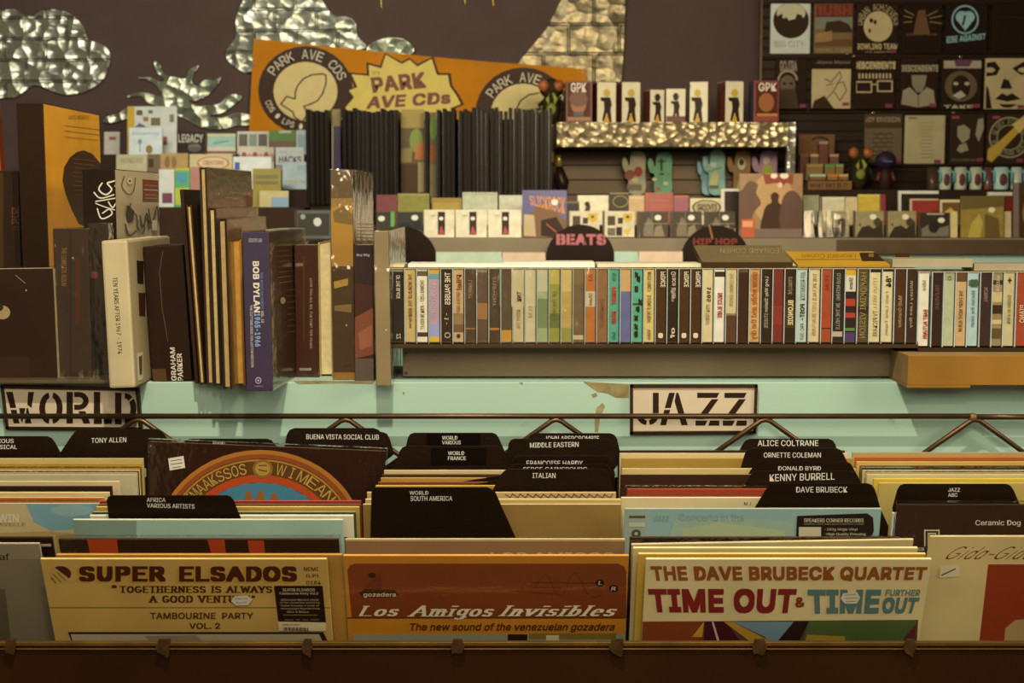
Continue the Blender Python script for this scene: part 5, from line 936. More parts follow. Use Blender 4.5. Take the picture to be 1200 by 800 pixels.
# ------------------------------------------------------------------ poster flip rack
PY0 = FY+.40
pr = thing('poster_rack', 'rack of black framed poster panels seen edge on, under the orange banner', 'poster rack', (at(505, 240, PY0).x, PY0+.15, ST))
BLK = M('150e09', .45, noise=.1, spec=.3); GLINT = M('4a4640', .3, .6, noise=.1)
zb, ztp = at(600, 239, PY0).z, at(600, 128, PY0).z
xsn = [361, 366.5, 372, 377.5, 383] + [404, 410, 416, 421.5, 427, 432, 438, 443, 448.5, 454, 459, 464.5] + [500, 514] + [521, 526, 531, 540, 545.5, 550, 555.5, 561, 566, 571] + [577, 582, 587, 593, 598.5, 604, 609, 614, 619, 624, 629.5, 635, 640, 645]
for px in xsn:
    x = at(px, 180, PY0).x; F = Frame((x, PY0, zb+random.uniform(-.006, .006)), (1,0,0), (0,0,1), (0,-1,0)); hgt = ztp-zb+random.uniform(-.008, .004)
    b = MB(); b.box(F, -.0095, .0075, 0, hgt, -.28, 0, BLK); b.box(F, -.0085, -.0065, .004, hgt-.004, 0, .0015, GLINT if random.random() < .4 else BLK); b.build('panel', pr)  # grey strip on some panels stands in for highlights along the edge
def poster(x0, x1, items, bg):
    Fp = Frame((0, PY0+.06, 0), (1,0,0), (0,0,1), (0,-1,0)); b = MB()
    xa, xb = Fp.px(x0, 180)[0], Fp.px(x1, 180)[0]; b.box(Frame((0, PY0+.06, zb), (1,0,0), (0,0,1), (0,-1,0)), xa, xb, 0, ztp-zb-.01, -.01, 0, M(bg, .35), BLK)
    art(b, Fp, items, step=.0004); b.build('poster', pr)
poster(389, 399, [('r', 389, 148, 399, 240, '2e2440'), ('r', 389, 128, 399, 148, '7a6a3a'), ('r', 389, 147, 390.5, 240, 'a89470')], '8a7848')
poster(470, 497, [('q', [(470,128),(497,128),(497,150),(470,150)], '8a7436'), ('e', 488, 165, 8, 14, '6a7a2c'), ('q', [(488,168),(497,166),(497,188),(486,186)], 'a05a24'), ('q', [(470,175),(484,172),(482,190),(470,190)], '7a6430'), ('r', 470, 192, 490, 230, '4a3820'), ('r', 490, 190, 497, 225, '8c7c50')], '4e3c20')
poster(504, 511, [('e', 508, 150, 4, 14, '7a9a3c'), ('q', [(504,170),(511,172),(511,190),(504,190)], 'a85a24'), ('r', 504, 192, 511, 230, '8a7a50')], '6a5c30')
b = MB(); b.box(Frame((0, PY0+.28, ST), (1,0,0), (0,0,1), (0,-1,0)), at(362, 180, PY0).x, at(646, 180, PY0).x, 0, ztp-ST-.03, -.02, 0, M('2a1c12', .6)); b.build('back_bar', pr)
b = MB(); b.box(Frame((0, PY0+.02, ST), (1,0,0), (0,0,1), (0,-1,0)), at(362, 180, PY0).x, at(646, 180, PY0).x, 0, zb-ST-.006, -.26, 0, M('2a1c12', .6)); b.build('base', pr)

# ------------------------------------------------------------------ banner on the wall
BY = 7.56
WF = Frame((0, BY, 0), (1,0,0), (0,0,1), (0,-1,0))
bt = thing('shop_banner', 'orange vinyl banner with round emblems and a yellow starburst', 'banner', WF.w(*WF.px(490, 160)))
b = MB(); P = [(297,45), (360,52), (430,59), (500,66), (580,73), (640,77), (687,81), (685,130), (684,190), (600,190), (440,178), (291,170), (294,110)]
b.prism(WF, [WF.px(*p) for p in P], -.006, 0, M('ba7206', .6, noise=.14, ns=4, bump=.15, bs=6, spec=.12), M('8a5a1c')); b.build('sheet', bt)
BR = '3b2216'
def star(cx, cy, pts): return [(cx+x, cy+y) for x, y in pts]
SB = [(412,87),(433,89),(432,76),(447,80),(452,64),(471,75),(480,70),(489,78),(506,69),(512,88),(525,88),(527,101),(535,112),(540,122),(530,126),(530,150),(412,150),(405,126),(415,114),(409,106),(419,102)]
SB2 = [(408,84.5),(430,86.5),(429.5,73),(445.5,77),(451,62),(471,72.5),(480,67.5),(489,75),(508,66),(514,85.5),(528,85.5),(530,100),(538,111),(544,122.5),(533,127),(533,152),(410,152),(401,127),(411.5,115),(405,106.5),(415.5,102)]
A = [('e', 358, 105.5, 55.5, 51.5, BR), ('e', 358, 107, 37.5, 34.5, 'c9b06a'),
     ('s', [(346,116),(346,108),(349,100),(356,92),(366,87.5),(378,86.5),(382,88),(382,98),(378,110),(372,118),(364,122),(356,124.5),(361,133),(354,143),(345,137),(343,131),(329,122),(336,113),(346,116)], 1.7, BR),
     ('arc', 'PARK AVE CDS', 358, 106, 46, 42.5, 152, 18, 11, 'cfc09a', .04), ('arc', 'CDs • LPs • DVD', 358, 106, 46, 42.5, 196, 292, 7, 'cfc09a', .02),
     ('q', SB2, BR), ('q', SB, 'cdb24e'), ('r', 412, 120, 530, 121, 'cdb24e'),
     ('t', "IT'S", 436, 83.5, 445, 88, BR, 0, 0), ('tq', 'PARK', [(437,109),(500,103),(497,84),(434,91)], '6b3018', 0, .04), ('tq', 'AVE CDs', [(429,128),(528,121.5),(528,107),(432,113)], '6b3018', 0, .04),
     ('e', 613, 133, 56, 54, BR), ('e', 613, 134, 38, 36, 'c9b06a'), ('arc', 'PARK AVE CDS', 613, 134, 46, 43.5, 150, 20, 11, 'cfc09a', .04),
     ('s', [(606,140),(605,128),(610,118),(620,111),(632,109)], 1.7, BR)]
Fb2 = Frame(WF.o+Vector((0,-.0006,0)), WF.ex, WF.ey, WF.ez)
b = MB(); art(b, Fb2, A, step=.0003); b.build('print', bt)
b = MB()
for p in ((300, 49), (297, 77), (440, 63), (560, 74), (683, 85)):
    c = WF.px(*p); b.prism(WF, [(c[0]+.008*math.cos(i*math.pi/4), c[1]+.008*math.sin(i*math.pi/4)) for i in range(8)], 0, .003, M('5a4a34', .4, .5))
b.build('eyelets', bt)

# ------------------------------------------------------------------ pressed tin cut-outs on the wall
FOIL = tin('pressed_tin', (.42, .46, .40), (.215, .108), .36, 15, .7); FOILS = tin('pressed_tin_plain', (.34, .39, .32), None, .36, 15, .7); FOILD = tin('aged_tin', (.22, .19, .12), (.26, .15), .38, 13, .45)
TF = Frame((0, 7.598, 0), (1,0,0), (0,0,1), (0,-1,0))
def tincut(label, pts, mat, smooth=True, z1=.02):
    q = [TF.px(*p) for p in (smoothp(pts) if smooth else pts)]
    b = MB(); b.prism(TF, q, 0, z1, mat); tag(b.build('tin_cutout', bev=.003), label, 'wall decoration', 'pressed tin shapes on the dark wall')
tincut('silver pressed tin cloud in the upper left corner of the wall', [(-60,14),(0,13),(18,11),(30,18),(40,19),(50,13),(66,12),(84,17),(98,30),(104,46),(118,51),(129,60),(129,76),(122,94),(105,106),(85,111),(70,110),(50,102),(38,101),(25,111),(8,115),(-60,112)], FOIL)
tincut('large silver tin cloud behind the left end of the banner', [(284,4),(300,-12),(340,-16),(372,-4),(386,12),(394,19),(408,20),(417,28),(419,42),(430,56),(400,62),(300,84),(284,84),(268,72),(266,60),(277,42),(277,22)], FOIL)
tincut('small silver tin cloud peeping above the middle of the banner', [(430,58),(440,49),(452,45),(468,45),(480,50),(486,60),(470,70),(440,70)], FOILS)
tincut('aged tin tower shape with a sloping side above the banner', [(660,-4),(733,-4),(731,60),(728,98),(690,96),(600,90),(610,70),(640,34)], FOILD, smooth=False)
SUN = [(188,127),(175,121),(166,113),(150,114),(158,109),(172,109),(186,113),(190,111),(184,101),(176,95),(163,92),(176,91),(188,96),(193,93),(185,85),(181,73),(188,76),(192,86),(202,90),(218,92),(222,82),(234,77),(228,86),(226,97),(232,101),(240,94),(252,94),(260,90),(256,99),(246,110),(232,118),(222,118),(230,124),(242,124),(258,121),(270,111),(284,113),(276,122),(262,132),(246,136),(262,138),(280,132),(300,138),(296,146),(275,148),(258,152),(235,149),(215,138),(200,134),(170,134),(150,139),(132,144),(121,143),(126,137),(140,133),(150,126),(165,128)]
tincut('silver tin sunburst with wavy arms on the dark wall', SUN, FOILS, z1=.015)

# ------------------------------------------------------------------ tin fronted shelf with boxes
SY = 6.75
zs1, zs0 = at(600, 143, SY).z, at(600, 172, SY).z; xs0, xs1 = at(652, 150, SY).x, at(930, 150, SY).x
ts = thing('display_shelf', 'wall shelf with a pressed tin front and post above the far cds', 'display shelf', ((xs0+xs1)/2, SY+.4, ST))
GT = tin('gold_tin', (.36, .30, .19), None, .36, 26, .5)
b = MB(); F = wallframe(SY); b.box(F, xs0, xs1, zs0, zs1, -.78, 0, GT, M('4a3a28', .6)); b.build('tin_front', ts, bev=.004)
for px in (703, 755, 833, 882): b = MB(); x = at(px, 150, SY).x; b.box(F, x-.004, x+.004, zs0+.002, zs1-.002, 0, .004, GT); b.build('seam', ts)
xp = at(927, 170, SY).x; b = MB(); b.box(F, xp-.018, xp+.018, ST, zs1-.002, -.03, .012, tin('bright_tin', (.5, .5, .44), None, .25)); b.build('post', ts, bev=.002)
b = MB(); Fw = wallframe(7.14); SL = M('6e583e', .6, noise=.08, ns=3)
n = 5; hh = (zs0-ST)/n
for i in range(n): b.box(Fw, xs0, xs1, ST+i*hh, ST+(i+1)*hh-.006, -.02, 0, SL)
b.box(Fw, xs0, xs1, ST, zs0, -.04, -.015, M('1e150e', .8)); b.build('slatwall', ts)

def pbox(label, x0, x1, y0, front, side, items, side_items=(), d=.12, yaw=6, Y=SY+.06):
    z = zs1; a = at(x0, 143, Y); W = at(x1, 143, Y).x-a.x; H = at(x0, y0, Y).z-z; yw = math.radians(yaw)
    F = Frame((a.x, Y, z), (math.cos(yw), math.sin(yw), 0), (0,0,1), (math.sin(yw), -math.cos(yw), 0), (0, 0, W, H))
    t = thing('figurine_box', label, 'toy box', F.w(W/2, 0, -d/2), 'boxed figurines on the tin fronted shelf')
    b = MB(); b.box(F, 0, W, 0, H, -d, 0, M(front, .45), M(side, .5)); b.build('carton', t, bev=.002)
    b = MB(); art(b, F, items, step=.0003)
    if side_items: art(b, Frame(F.o, F.ez, F.ey, -F.ex), [], step=.0003)
    b.build('box_print', t)
def man(cx, t, hat=False, h=36):
    k = h/36
    it = [('q', [(cx-5*k,t+44*k),(cx-4*k,t+35*k),(cx+1*k,t+32*k),(cx+3*k,t+36*k),(cx+3*k,t+44*k)], 'b88a2c'),
          ('q', [(cx-4*k,t+12*k),(cx+4*k,t+12*k),(cx+6*k,t+20*k),(cx+4.5*k,t+26*k),(cx+6*k,t+42*k),(cx+3.5*k,t+42*k),(cx,t+30*k),(cx-3.5*k,t+40*k),(cx-5.5*k,t+39*k),(cx-3*k,t+26*k),(cx-3.4*k,t+17*k),(cx-7*k,t+16*k),(cx-7.5*k,t+12*k)], '2c1d14'), ('e', cx, t+7*k, 4*k, 4.6*k, 'b5942e' if not hat else '3a281a')]
    if hat: it += [('s', [(cx-5*k,t+4*k),(cx+5*k,t+4.5*k)], 2*k, '2c1d14'), ('r', cx-3*k, t+0*k, cx+3*k, t+4*k, '2c1d14')]
    return it
WB = 'cdbd96'
pbox('dark red figurine box with white bubble letters, first on the tin shelf', 663, 694, 95, '5e1e18', '3a1612', [('r', 665, 97, 692, 141, '4a1c14'), ('e', 678, 122, 9, 11, '8a4f20'), ('e', 678, 116, 11, 9, '5a2c14'), ('t', 'GPK', 669, 97, 687, 108, 'cfb79a', 0, .02), ('r', 672, 131, 684, 136, '3c3540'), ('r', 665, 137, 692, 141, '8a5a24')], yaw=0)
pbox('white figurine box with a dark suited figure, second on the tin shelf', 700, 722.5, 96, WB, '5a241a', man(711, 102), yaw=12)
pbox('white figurine box with a dark suited figure, third on the tin shelf', 729, 751, 96, WB, '5a241a', man(739.5, 102), yaw=12)
pbox('short white figurine box with a hatted figure, fourth on the tin shelf', 762, 779, 105, WB, '5a241a', man(770.5, 110, True, 28), yaw=12)
pbox('short white figurine box with a hatted figure and dark foot, fifth on the tin shelf', 780.5, 803, 104, WB, '8a7a5c', man(792, 109, True, 28) + [('r', 781, 136, 803, 143, '5a241a')], yaw=0)
pbox('white figurine box turned to show its beige side, sixth on the tin shelf', 808, 829, 96, WB, 'a3905e', man(817.5, 102) + [('e', 807, 101, 3, 3, '8a8c84')], yaw=-12)
pbox('white figurine box with a dark suited figure, seventh on the tin shelf', 850, 872, 95, WB, '5a241a', man(861, 102), yaw=12)
pbox('dark red figurine box with white bubble letters, last on the tin shelf', 883, 913, 94, '6a221a', '3c3a48', [('r', 886, 97, 911, 140, '4a1c10'), ('e', 898, 120, 9, 11, '8a4a1a'), ('t', 'GPK', 889, 97, 910, 107, 'cfb79a', 0, .02), ('r', 887, 133, 911, 137, 'a86a24'), ('r', 884, 136, 912, 142, '7a2a1c')], yaw=3)

# hand shaped bags with printed fronts on the slatwall
def mitt(label, x0, x1, y0, y1, c, items, thumb=-1, Y=7.0):
    F = Frame((0, Y, 0), (1,0,0), (0,0,1), (0,-1,0)); w, h = x1-x0, y1-y0
    U = [(.30,1),(.28,.55),(.12,.50),(.02,.36),(.02,.20),(.10,.15),(.20,.20),(.28,.34),(.32,.30),(.36,.10),(.50,.01),(.75,.0),(.92,.06),(.99,.20),(.97,.5),(.95,1)]
    if thumb > 0: U = [(1-a, b2) for a, b2 in U]
    q = smoothp([(x0+w*a, y0+h*b2) for a, b2 in U], 3)
    t = thing('oven_mitt', label, 'oven mitt', F.w(*F.px((x0+x1)/2, y1), -.02), 'oven mitts hanging on the slatwall')
    b = MB(); b.prism(F, [F.px(*p) for p in q], -.035, 0, M(c, .7, noise=.2, ns=20)); b.build('mitt', t, bev=.010)
    b = MB(); art(b, Frame(F.w(0, 0, .0006), F.ex, F.ey, F.ez), items, step=.0004, rough=.7); b.build('print', t)
    b = MB(); c0 = F.w(*F.px((x0+x1)/2, y0+3), -.02); b.tube([c0, c0+Vector((0, (7.139-Y)*.4, .006)), c0+Vector((0, 7.139-Y-.02, .003))], .004, M('8a8478', .3, .8)); b.build('hook', t, smooth=True)
mitt('beige oven mitt printed with red hearts, first on the slatwall', 729, 757, 177, 226, '8f8566', [('e', 738, 205, 6, 6, '7a4030'), ('e', 748, 201, 5, 6, '8a2c20'), ('r', 735, 216, 752, 223, '6a5a40'), ('e', 747, 186, 6, 4, 'a08a6a'), ('e', 744, 211, 4, 3, 'b09a70')])
mitt('green oven mitt with a dark cross, second on the slatwall', 759, 788, 178, 227, '5f8a62', [('r', 774, 186, 776.5, 200, '3c3828'), ('r', 771, 188, 780, 190, '3c3828'), ('r', 773, 203, 778, 205, '33281c'), ('e', 767, 210, 3, 2, 'b0a878'), ('e', 780, 215, 3, 2, 'b0a878'), ('e', 771, 221, 3, 2, 'a05040')])
mitt('pale blue oven mitt behind the grey green one', 817, 838, 182, 226, '7f9c9c', [('e', 824, 206, 3, 8, '6a8a8a')], Y=7.05)
mitt('grey green oven mitt with a small yellow figure', 823, 850, 175, 226, '7d9a84', [('q', [(831,218),(834,204),(838,198),(842,206),(840,218)], 'b0a86a'), ('e', 836, 193, 4, 3, 'a8b098'), ('s', [(827,202),(846,196)], 1, '5a6a54'), ('r', 831, 217, 842, 221, '54604a')])
mitt('brown oven mitt with a pale figure, behind the sepia sleeve', 852, 880, 176, 226, '7d5c34', [('e', 869, 192, 4.5, 7, 'b0a884'), ('e', 869, 190, 3, 4, '4a3424'), ('q', [(862,226),(866,208),(872,206),(876,226)], '9a8a50')])
mitt('pink oven mitt with a yellow green figure, last on the slatwall', 881, 911, 176, 226, '95707a', [('q', [(892,200),(895,194),(903,194),(906,202),(900,206)], '9a9a2c'), ('e', 898, 188, 4, 5, 'b89a8a'), ('q', [(895,184),(899,178),(902,184)], '6a8a8a')])
# slim black torch like thing hanging left of the mitts
t = thing('hanging_ornament', 'small dark ornament with brass cap hanging left of the oven mitts', 'ornament', at(657, 222, 7.0)); b = MB()
b.tube([at(655, 195, 7.0), at(656, 205, 7.0), at(659, 214, 7.0), at(658, 225, 7.0)], [.018, .03, .034, .026], M('2a1c14', .35)); b.build('body', t, smooth=True)
b = MB(); b.tube([at(655, 181, 7.0), at(655, 186, 7.0), at(655, 195, 7.0)], [.012, .014, .016], M('b89a50', .3, .6)); b.build('cap', t, smooth=True)

# fly like plush toys with orange eyes
def plush(label, cx, cy, s, Y, zfoot):
    P_ = lambda x, y, dy=0: at(cx+x*s, cy+y*s, Y)+Vector((0, dy, 0)); k = s/ppm(cy, Y)
    t = thing('plush_fly', label, 'plush toy', (at(cx, cy, Y).x, Y, zfoot), 'bug eyed plush toys')
    G = M('2a2814', .9, noise=.3, ns=60)
    b = MB(); b.ball(P_(0, 0), 14*k, 11*k, 12*k, G); b.build('head', t, smooth=True)
    for sx in (-1, 1): b = MB(); b.ball(P_(9*sx, -3, -8*k), 6.5*k, 5*k, 7*k, M('8f4a1a', .5, noise=.4, ns=50)); b.build('eye', t, smooth=True)
    for sx in (-1, 1):
        b = MB(); b.tube([P_(2*sx, 6, -9*k), P_(5*sx, 13, -11*k), P_(3*sx, 20, -9*k)], [1.5*k, 2.4*k, 1*k], M('8a8a34', .8)); b.build('stripe', t, smooth=True)
    c = P_(0, 22); b = MB(); b.ball(c, 11*k, 9*k, (c.z-zfoot)*1.0, G); b.build('body', t, smooth=True)
    b = MB(); b.ball(P_(0, 24, -7*k), 6*k, 4*k, 7*k, M('74762c', .8)); b.build('belly', t, smooth=True)
    for sx in (-1, 1): b = MB(); b.tube([P_(9*sx, 15), P_(14*sx, 19, -3*k), P_(13*sx, 25, -5*k)], [2.6*k, 2.4*k, 2*k], G); b.build('arm', t, smooth=True)
plush('dark green plush bug with orange eyes left of the red figurine box', 646, 104, 1.0, SY+.26, zs1)
LSZ = at(600, 222, 6.9).z

# ------------------------------------------------------------------ dark slatwall with folded shirts at the right
GY = 7.25
gx0, gx1 = at(893, 100, GY).x, 2.95
gw = thing('shirt_wall', 'dark slatwall with rails holding folded shirts at the upper right', 'display wall', ((gx0+gx1)/2, GY+.05, 0))
b = MB(); F = wallframe(GY+.04); zt2, zb2 = at(600, -30, GY).z, ST
b.box(F, gx0, gx1, zb2, zt2, -.03, 0, M('241810', .7, noise=.1)); b.build('backing', gw)
for i in range(24):
    z = zb2+(zt2-zb2)*i/24; b = MB(); b.box(F, gx0, gx1, z+.004, z+(zt2-zb2)/24-.008, 0, .008, M('2b1d14', .5, noise=.1, ns=4)); b.build('slat', gw)
for py in (68, 131, 194, 4):
    z = at(600, py, GY).z; b = MB(); b.tube([(gx0, GY+.02, z), (gx1, GY+.02, z)], .008, M('4a3826', .3, .7)); b.build('rail', gw)
for px, py in ((1000, 66), (992, 63), (1125, 67), (1023, 132), (1117, 132)):
    b = MB(); c = at(px, py, GY); b.ball((c.x, GY-.004, c.z), .011, .011, .008, M('c8b080', .15, .9)); b.build('hook_tip', gw, smooth=True)
b = MB(); b.box(wallframe(GY+.03), gx0-.012, gx0, zb2, zt2, -.02, .02, M('4a3828', .35, .6)); b.build('edge_strip', gw)
def shirt(label, x0, y0, x1, y1, c, items):
    F = Frame((0, GY, 0), (1,0,0), (0,0,1), (0,-1,0))
    a, e = F.px(x0+.6, y1), F.px(x1-.6, y0); F.rect = (a[0]+.004, a[1]+.004, e[0]-.004, e[1]-.004)
    t = thing('folded_shirt', label, 'shirt', ((a[0]+e[0])/2, GY, a[1]), 'folded shirts on the dark slatwall')
    b = MB(); b.box(F, a[0], e[0], a[1], e[1], -.018, 0, M(c, .85, noise=.12, ns=9, bump=.1, bs=8)); b.build('shirt', t, bev=.006)
    b = MB(); art(b, Frame(F.w(0,0,.0006), F.ex, F.ey, F.ez, F.rect), items, step=.0004, rough=.8); b.build('print', t)
CRM, DKS = 'b09a6c', '2a1c12'
tg = lambda x, y: ('r', x-4, y-2, x+4, y+2, '7a2c44')
shirt('white shirt with a round dark city picture', 902, 4, 951, 63, 'b9b8a4', [('e', 927, 24, 21, 21, '33271c'), ('e', 927, 15, 17, 11, 'b0a884'), ('q', [(912,27),(912,18),(917,16),(917,22),(922,20),(924,24),(932,22),(934,16),(940,18),(942,27)], '33271c'), ('t', 'BIG CITY', 908, 48, 942, 55, '8a8470', 0, 0)])
shirt('shirt with red capitals over a brown landscape', 953, 4, 1001, 63, '6d5532', [('r', 953, 4, 1001, 20, '4f2416'), ('t', 'RUSH', 954, 6, 998, 18, '7a2f1a', 0, .05), ('r', 953, 20, 1001, 34, '6e6a58'), ('q', [(966,38),(968,26),(984,24),(994,28),(1000,38)], '3c2c1c'), ('r', 953, 46, 1001, 54, '5a3c1e'), ('q', [(953,40),(975,36),(975,48),(953,50)], '8a6a3c'), ('t', 'FAREWELL TO KINGS', 956, 57, 998, 61, 'a08a5c', 0, 0)])
shirt('black shirt with a cream bowling ball', 1003, 4, 1054, 63, DKS, [('e', 1029, 31, 17, 18, CRM), ('e', 1021, 24, 2.2, 2.8, DKS), ('e', 1025.5, 26, 1.8, 2.8, DKS), ('e', 1019, 36, 1.6, 2.4, DKS), ('arc', 'URBAN ACHIEVERS', 1029, 33, 23, 25, 172, 8, 8, CRM, .03), ('t', 'BOWLING TEAM', 1004, 51, 1052, 58, CRM, 0, .03), ('t', 'LOS ANGELES', 1014, 60, 1043, 62.5, CRM, 0, 0), tg(1046, 61)])
shirt('black shirt with a brown tower and rays', 1056, 4, 1106, 63, '23170f', [('q', [(1070,40),(1076,12),(1084,12),(1090,40)], '5e3f22')] + [('s', [(1079+26*math.cos(a)*.4, 24-22*math.sin(a)*.4), (1079+26*math.cos(a), 24-18*math.sin(a))], 1, '8a6a3c') for a in (.3, .7, 2.4, 2.8, -.2, 3.3)] + [('t', 'QUEENS OF THE AGE', 1062, 39, 1098, 42, '7a5a30', 0, 0)])
shirt('black shirt with a pale blue heart in a ring', 1107, 4, 1159, 63, '20170f', [('ring', 1131, 23, 16, 17, 14, 15, 0, 360, '7fa0a0'), ('e', 1127, 20, 7, 7, '86a8a6'), ('e', 1135, 20, 7, 7, '86a8a6'), ('q', [(1120,22),(1142,22),(1131,36)], '86a8a6'), ('s', [(1131,18),(1128,30)], 2.4, '20170f'), ('tq', 'RISE AGAINST', [(1107,51),(1155,46),(1155,39),(1107,43)], '86a8a6', 0, .03)])
shirt('plain black shirt at the upper right corner', 1161, 4, 1212, 63, '22160e', [('r', 1170, 20, 1205, 21, '3a281a')])
shirt('black shirt with a dim bearded portrait', 908, 68, 947, 128, DKS, [('t', 'GOJIRA', 914, 71, 934, 84, '8a7a60', 0, .03), ('ring', 923, 94, 12, 12, 9.5, 9.5, 0, 180, '8a7a60'), ('e', 923, 100, 9, 12, '5c4c38'), ('q', [(914,104),(932,104),(936,127),(912,127)], '4a3c2c'), ('e', 919, 98, 2, 1.6, DKS), ('e', 927, 98, 2, 1.6, DKS), tg(941, 124)])
shirt('black shirt with a square cream line drawing', 949, 68, 999, 128, DKS, [('t', 'Joyce Manor', 957, 71, 997, 75.5, '8a7a60', 0, 0), ('r', 951, 81, 998, 128, CRM), ('q', [(951,128),(954,118),(966,112),(978,128)], '3a2a1c'), ('s', [(966,92),(974,96),(984,84),(986,90),(976,108),(966,118)], 1, '4a3824'), ('s', [(980,98),(988,96),(992,106),(984,118),(978,108)], .9, '4a3824'), ('s', [(968,100),(976,98)], .9, '4a3824'), tg(991, 122)])
shirt('black shirt lettered in cream capitals over square cream outlines', 1001, 68, 1051, 128, DKS, [('t', 'DESCENDENTS', 1001, 72, 1050, 81, CRM, 0, .05)] + [('s', [(1007+i*4, 86), (1007+i*4, 92)], 2, CRM) for i in range(10)] + [('s', [(1003,96),(1021,96),(1021,108),(1003,108),(1003,96)], 1.6, CRM), ('s', [(1028,95),(1045,95),(1045,107),(1028,107),(1028,95)], 1.6, CRM), ('s', [(1021,99),(1028,99)], 1.2, CRM), tg(1041, 124)])
shirt('black shirt with grey capitals over a pale open shape', 1054, 68, 1101, 128, DKS, [('t', 'DESCENDENTS', 1056, 76, 1100, 84, '9c8c6c', 0, .04), ('q', [(1068,88),(1086,88),(1084,100),(1080,108),(1074,108),(1069,100)], '7c7058'), ('q', [(1056,122),(1058,106),(1066,102),(1076,112),(1086,102),(1094,106),(1096,122),(1076,126)], '8a7c60'), ('s', [(1076,112),(1076,126)], .8, '3a2c1c'), tg(1093, 123)])
shirt('black shirt with a tangled dark portrait and white bars', 1102, 68, 1152, 128, DKS, [('r', 1106, 71, 1150, 80, '9a8e74'), ('q', [(1118,70),(1140,70),(1136,78),(1120,78)], '5a3440'), ('e', 1126, 101, 19, 18, '5a482e'), ('e', 1126, 102, 11, 14, '2c1e14'), ('q', [(1116,112),(1126,106),(1132,112),(1124,116)], 'a8987a'), ('e', 1120, 98, 3, 2, 'a8987a'), ('e', 1133, 98, 3, 2, 'a8987a'), ('t', 'TAKE', 1106, 123, 1140, 128, 'a8987a', 0, .04), tg(1144, 124)])
shirt('cream shirt with large black patches at the right edge', 1153, 68, 1212, 128, CRM, [('q', [(1153,74),(1166,72),(1172,80),(1168,88),(1153,90)], DKS), ('e', 1160, 82, 6, 3, CRM), ('q', [(1186,80),(1200,72),(1212,74),(1212,84),(1196,88)], DKS), ('e', 1200, 82, 7, 3, CRM), ('q', [(1172,104),(1176,92),(1182,94),(1186,104)], DKS), ('q', [(1166,116),(1174,109),(1180,112),(1186,109),(1196,116),(1180,119)], DKS), ('q', [(1170,122),(1192,122),(1184,126),(1176,126)], DKS), ('q', [(1153,96),(1158,104),(1162,128),(1153,128)], DKS), tg(1196, 125)])
shirt('grey shirt with dim thin wavy bands', 1011, 133, 1059, 193, '4a3c2a', [('t', 'JOY DIVISION', 1014, 137, 1055, 143, '8a7a60', 0, .02), ('q', [(1012,150),(1058,150),(1058,190),(1012,190)], '5c4c36')] + [('s', [(1022+j*5, 156+i*5+((j+i) % 2)*2) for j in range(6)], .9, '33261a') for i in range(6)] + [tg(1052, 188)])
shirt('faded cream shirt with tiny printed lines', 1059, 135, 1109, 192, 'a3946a', [('s', [(1078+(i % 3), 144+i*4), (1095-(i % 4), 144+i*4)], .8, '8a7c56') for i in range(11)] + [('r', 1064, 137, 1074, 139, '8a5a50'), tg(1098, 189)])
shirt('dark shirt with two pale blots', 1112, 133, 1155, 193, '33271b', [('q', [(1122,148),(1130,146),(1137,152),(1136,162),(1128,168),(1122,160)], '8a7e60'), ('q', [(1124,170),(1132,167),(1135,176),(1126,179),(1121,176)], '8a7e60'), ('q', [(1146,140),(1152,138),(1153,150),(1147,166),(1143,158)], '8a7e60'), ('t', 'TINY MOVING PARTS', 1114, 186, 1146, 189, '7a6c50', 0, 0), tg(1149, 187), ('r', 1113, 136, 1124, 139, '8a3a44')])
shirt('dark shirt with a gold guitar across a lettered ring', 1155, 133, 1212, 193, '33281c', [('ring', 1183, 161, 24, 24, 22.5, 22.5, 0, 360, '9a8a64'), ('ring', 1183, 161, 15, 15, 14, 14, 0, 360, '9a8a64'), ('arc', 'GLORY FOREVER', 1183, 161, 18.5, 18.5, 170, 10, 6, '9a8a64', .03), ('arc', 'MORE THAN MUSIC', 1183, 161, 18.5, 18.5, 190, 350, 6, '9a8a64', .03), ('q', [(1155,186),(1158,174),(1168,168),(1176,170),(1174,178),(1162,190)], 'b08c30'), ('q', [(1168,168),(1196,142),(1204,138),(1204,144),(1176,174)], 'b08c30'), ('q', [(1186,146),(1202,134),(1208,142),(1194,156)], 'c0a458'), tg(1195, 188), ('r', 1163, 136, 1172, 139, '8a3a44')])

# low dark ledge in front of the shirts with small goods
LY = 6.95; LZ = at(600, 222, LY).z
b = MB(); b.box(wallframe(LY), at(936, 225, LY).x, 2.9, ST, LZ, -.24, 0, M('2c1d14', .55, noise=.1)); tag(b.build('plinth_ledge', bev=.004), 'low dark ledge under the shirts holding small goods', 'ledge')
t = thing('counter_display', 'brown cardboard display full of small coloured boxes', 'display box', (at(967, 222, LY).x, LY+.1, LZ))
Fd = Frame((0, LY+.06, LZ), (1,0,0), (0,0,1), (0,-1,0)); px2 = lambda x, y: (at(x, y, LY+.06).x, at(x, y, LY+.06).z-LZ)
b = MB(); a, e = px2(941, 222), px2(985, 156); b.box(Fd, a[0], e[0], 0, e[1], -.14, -.125, M('6a4420', .7)); art(b, Frame((0, LY+.18, 0), (1,0,0), (0,0,1), (0,-1,0)), [('ring', 961, 166, 11, 6, 9, 4, 20, 160, '2c1d12')], step=.0005); b.build('back_card', t)
a, e = px2(946, 222), px2(997, 212)
b = MB(); b.box(Fd, a[0], e[0], 0, e[1], -.12, .02, M('7a5428', .7), M('6a4420', .7)); art(b, Frame((0, LY+.04, 0), (1,0,0), (0,0,1), (0,-1,0)), [('t', 'WHAT DAY IS IT', 949, 214.5, 994, 220, '4a2e14', 0, .03)], step=.0005); b.build('tray', t)
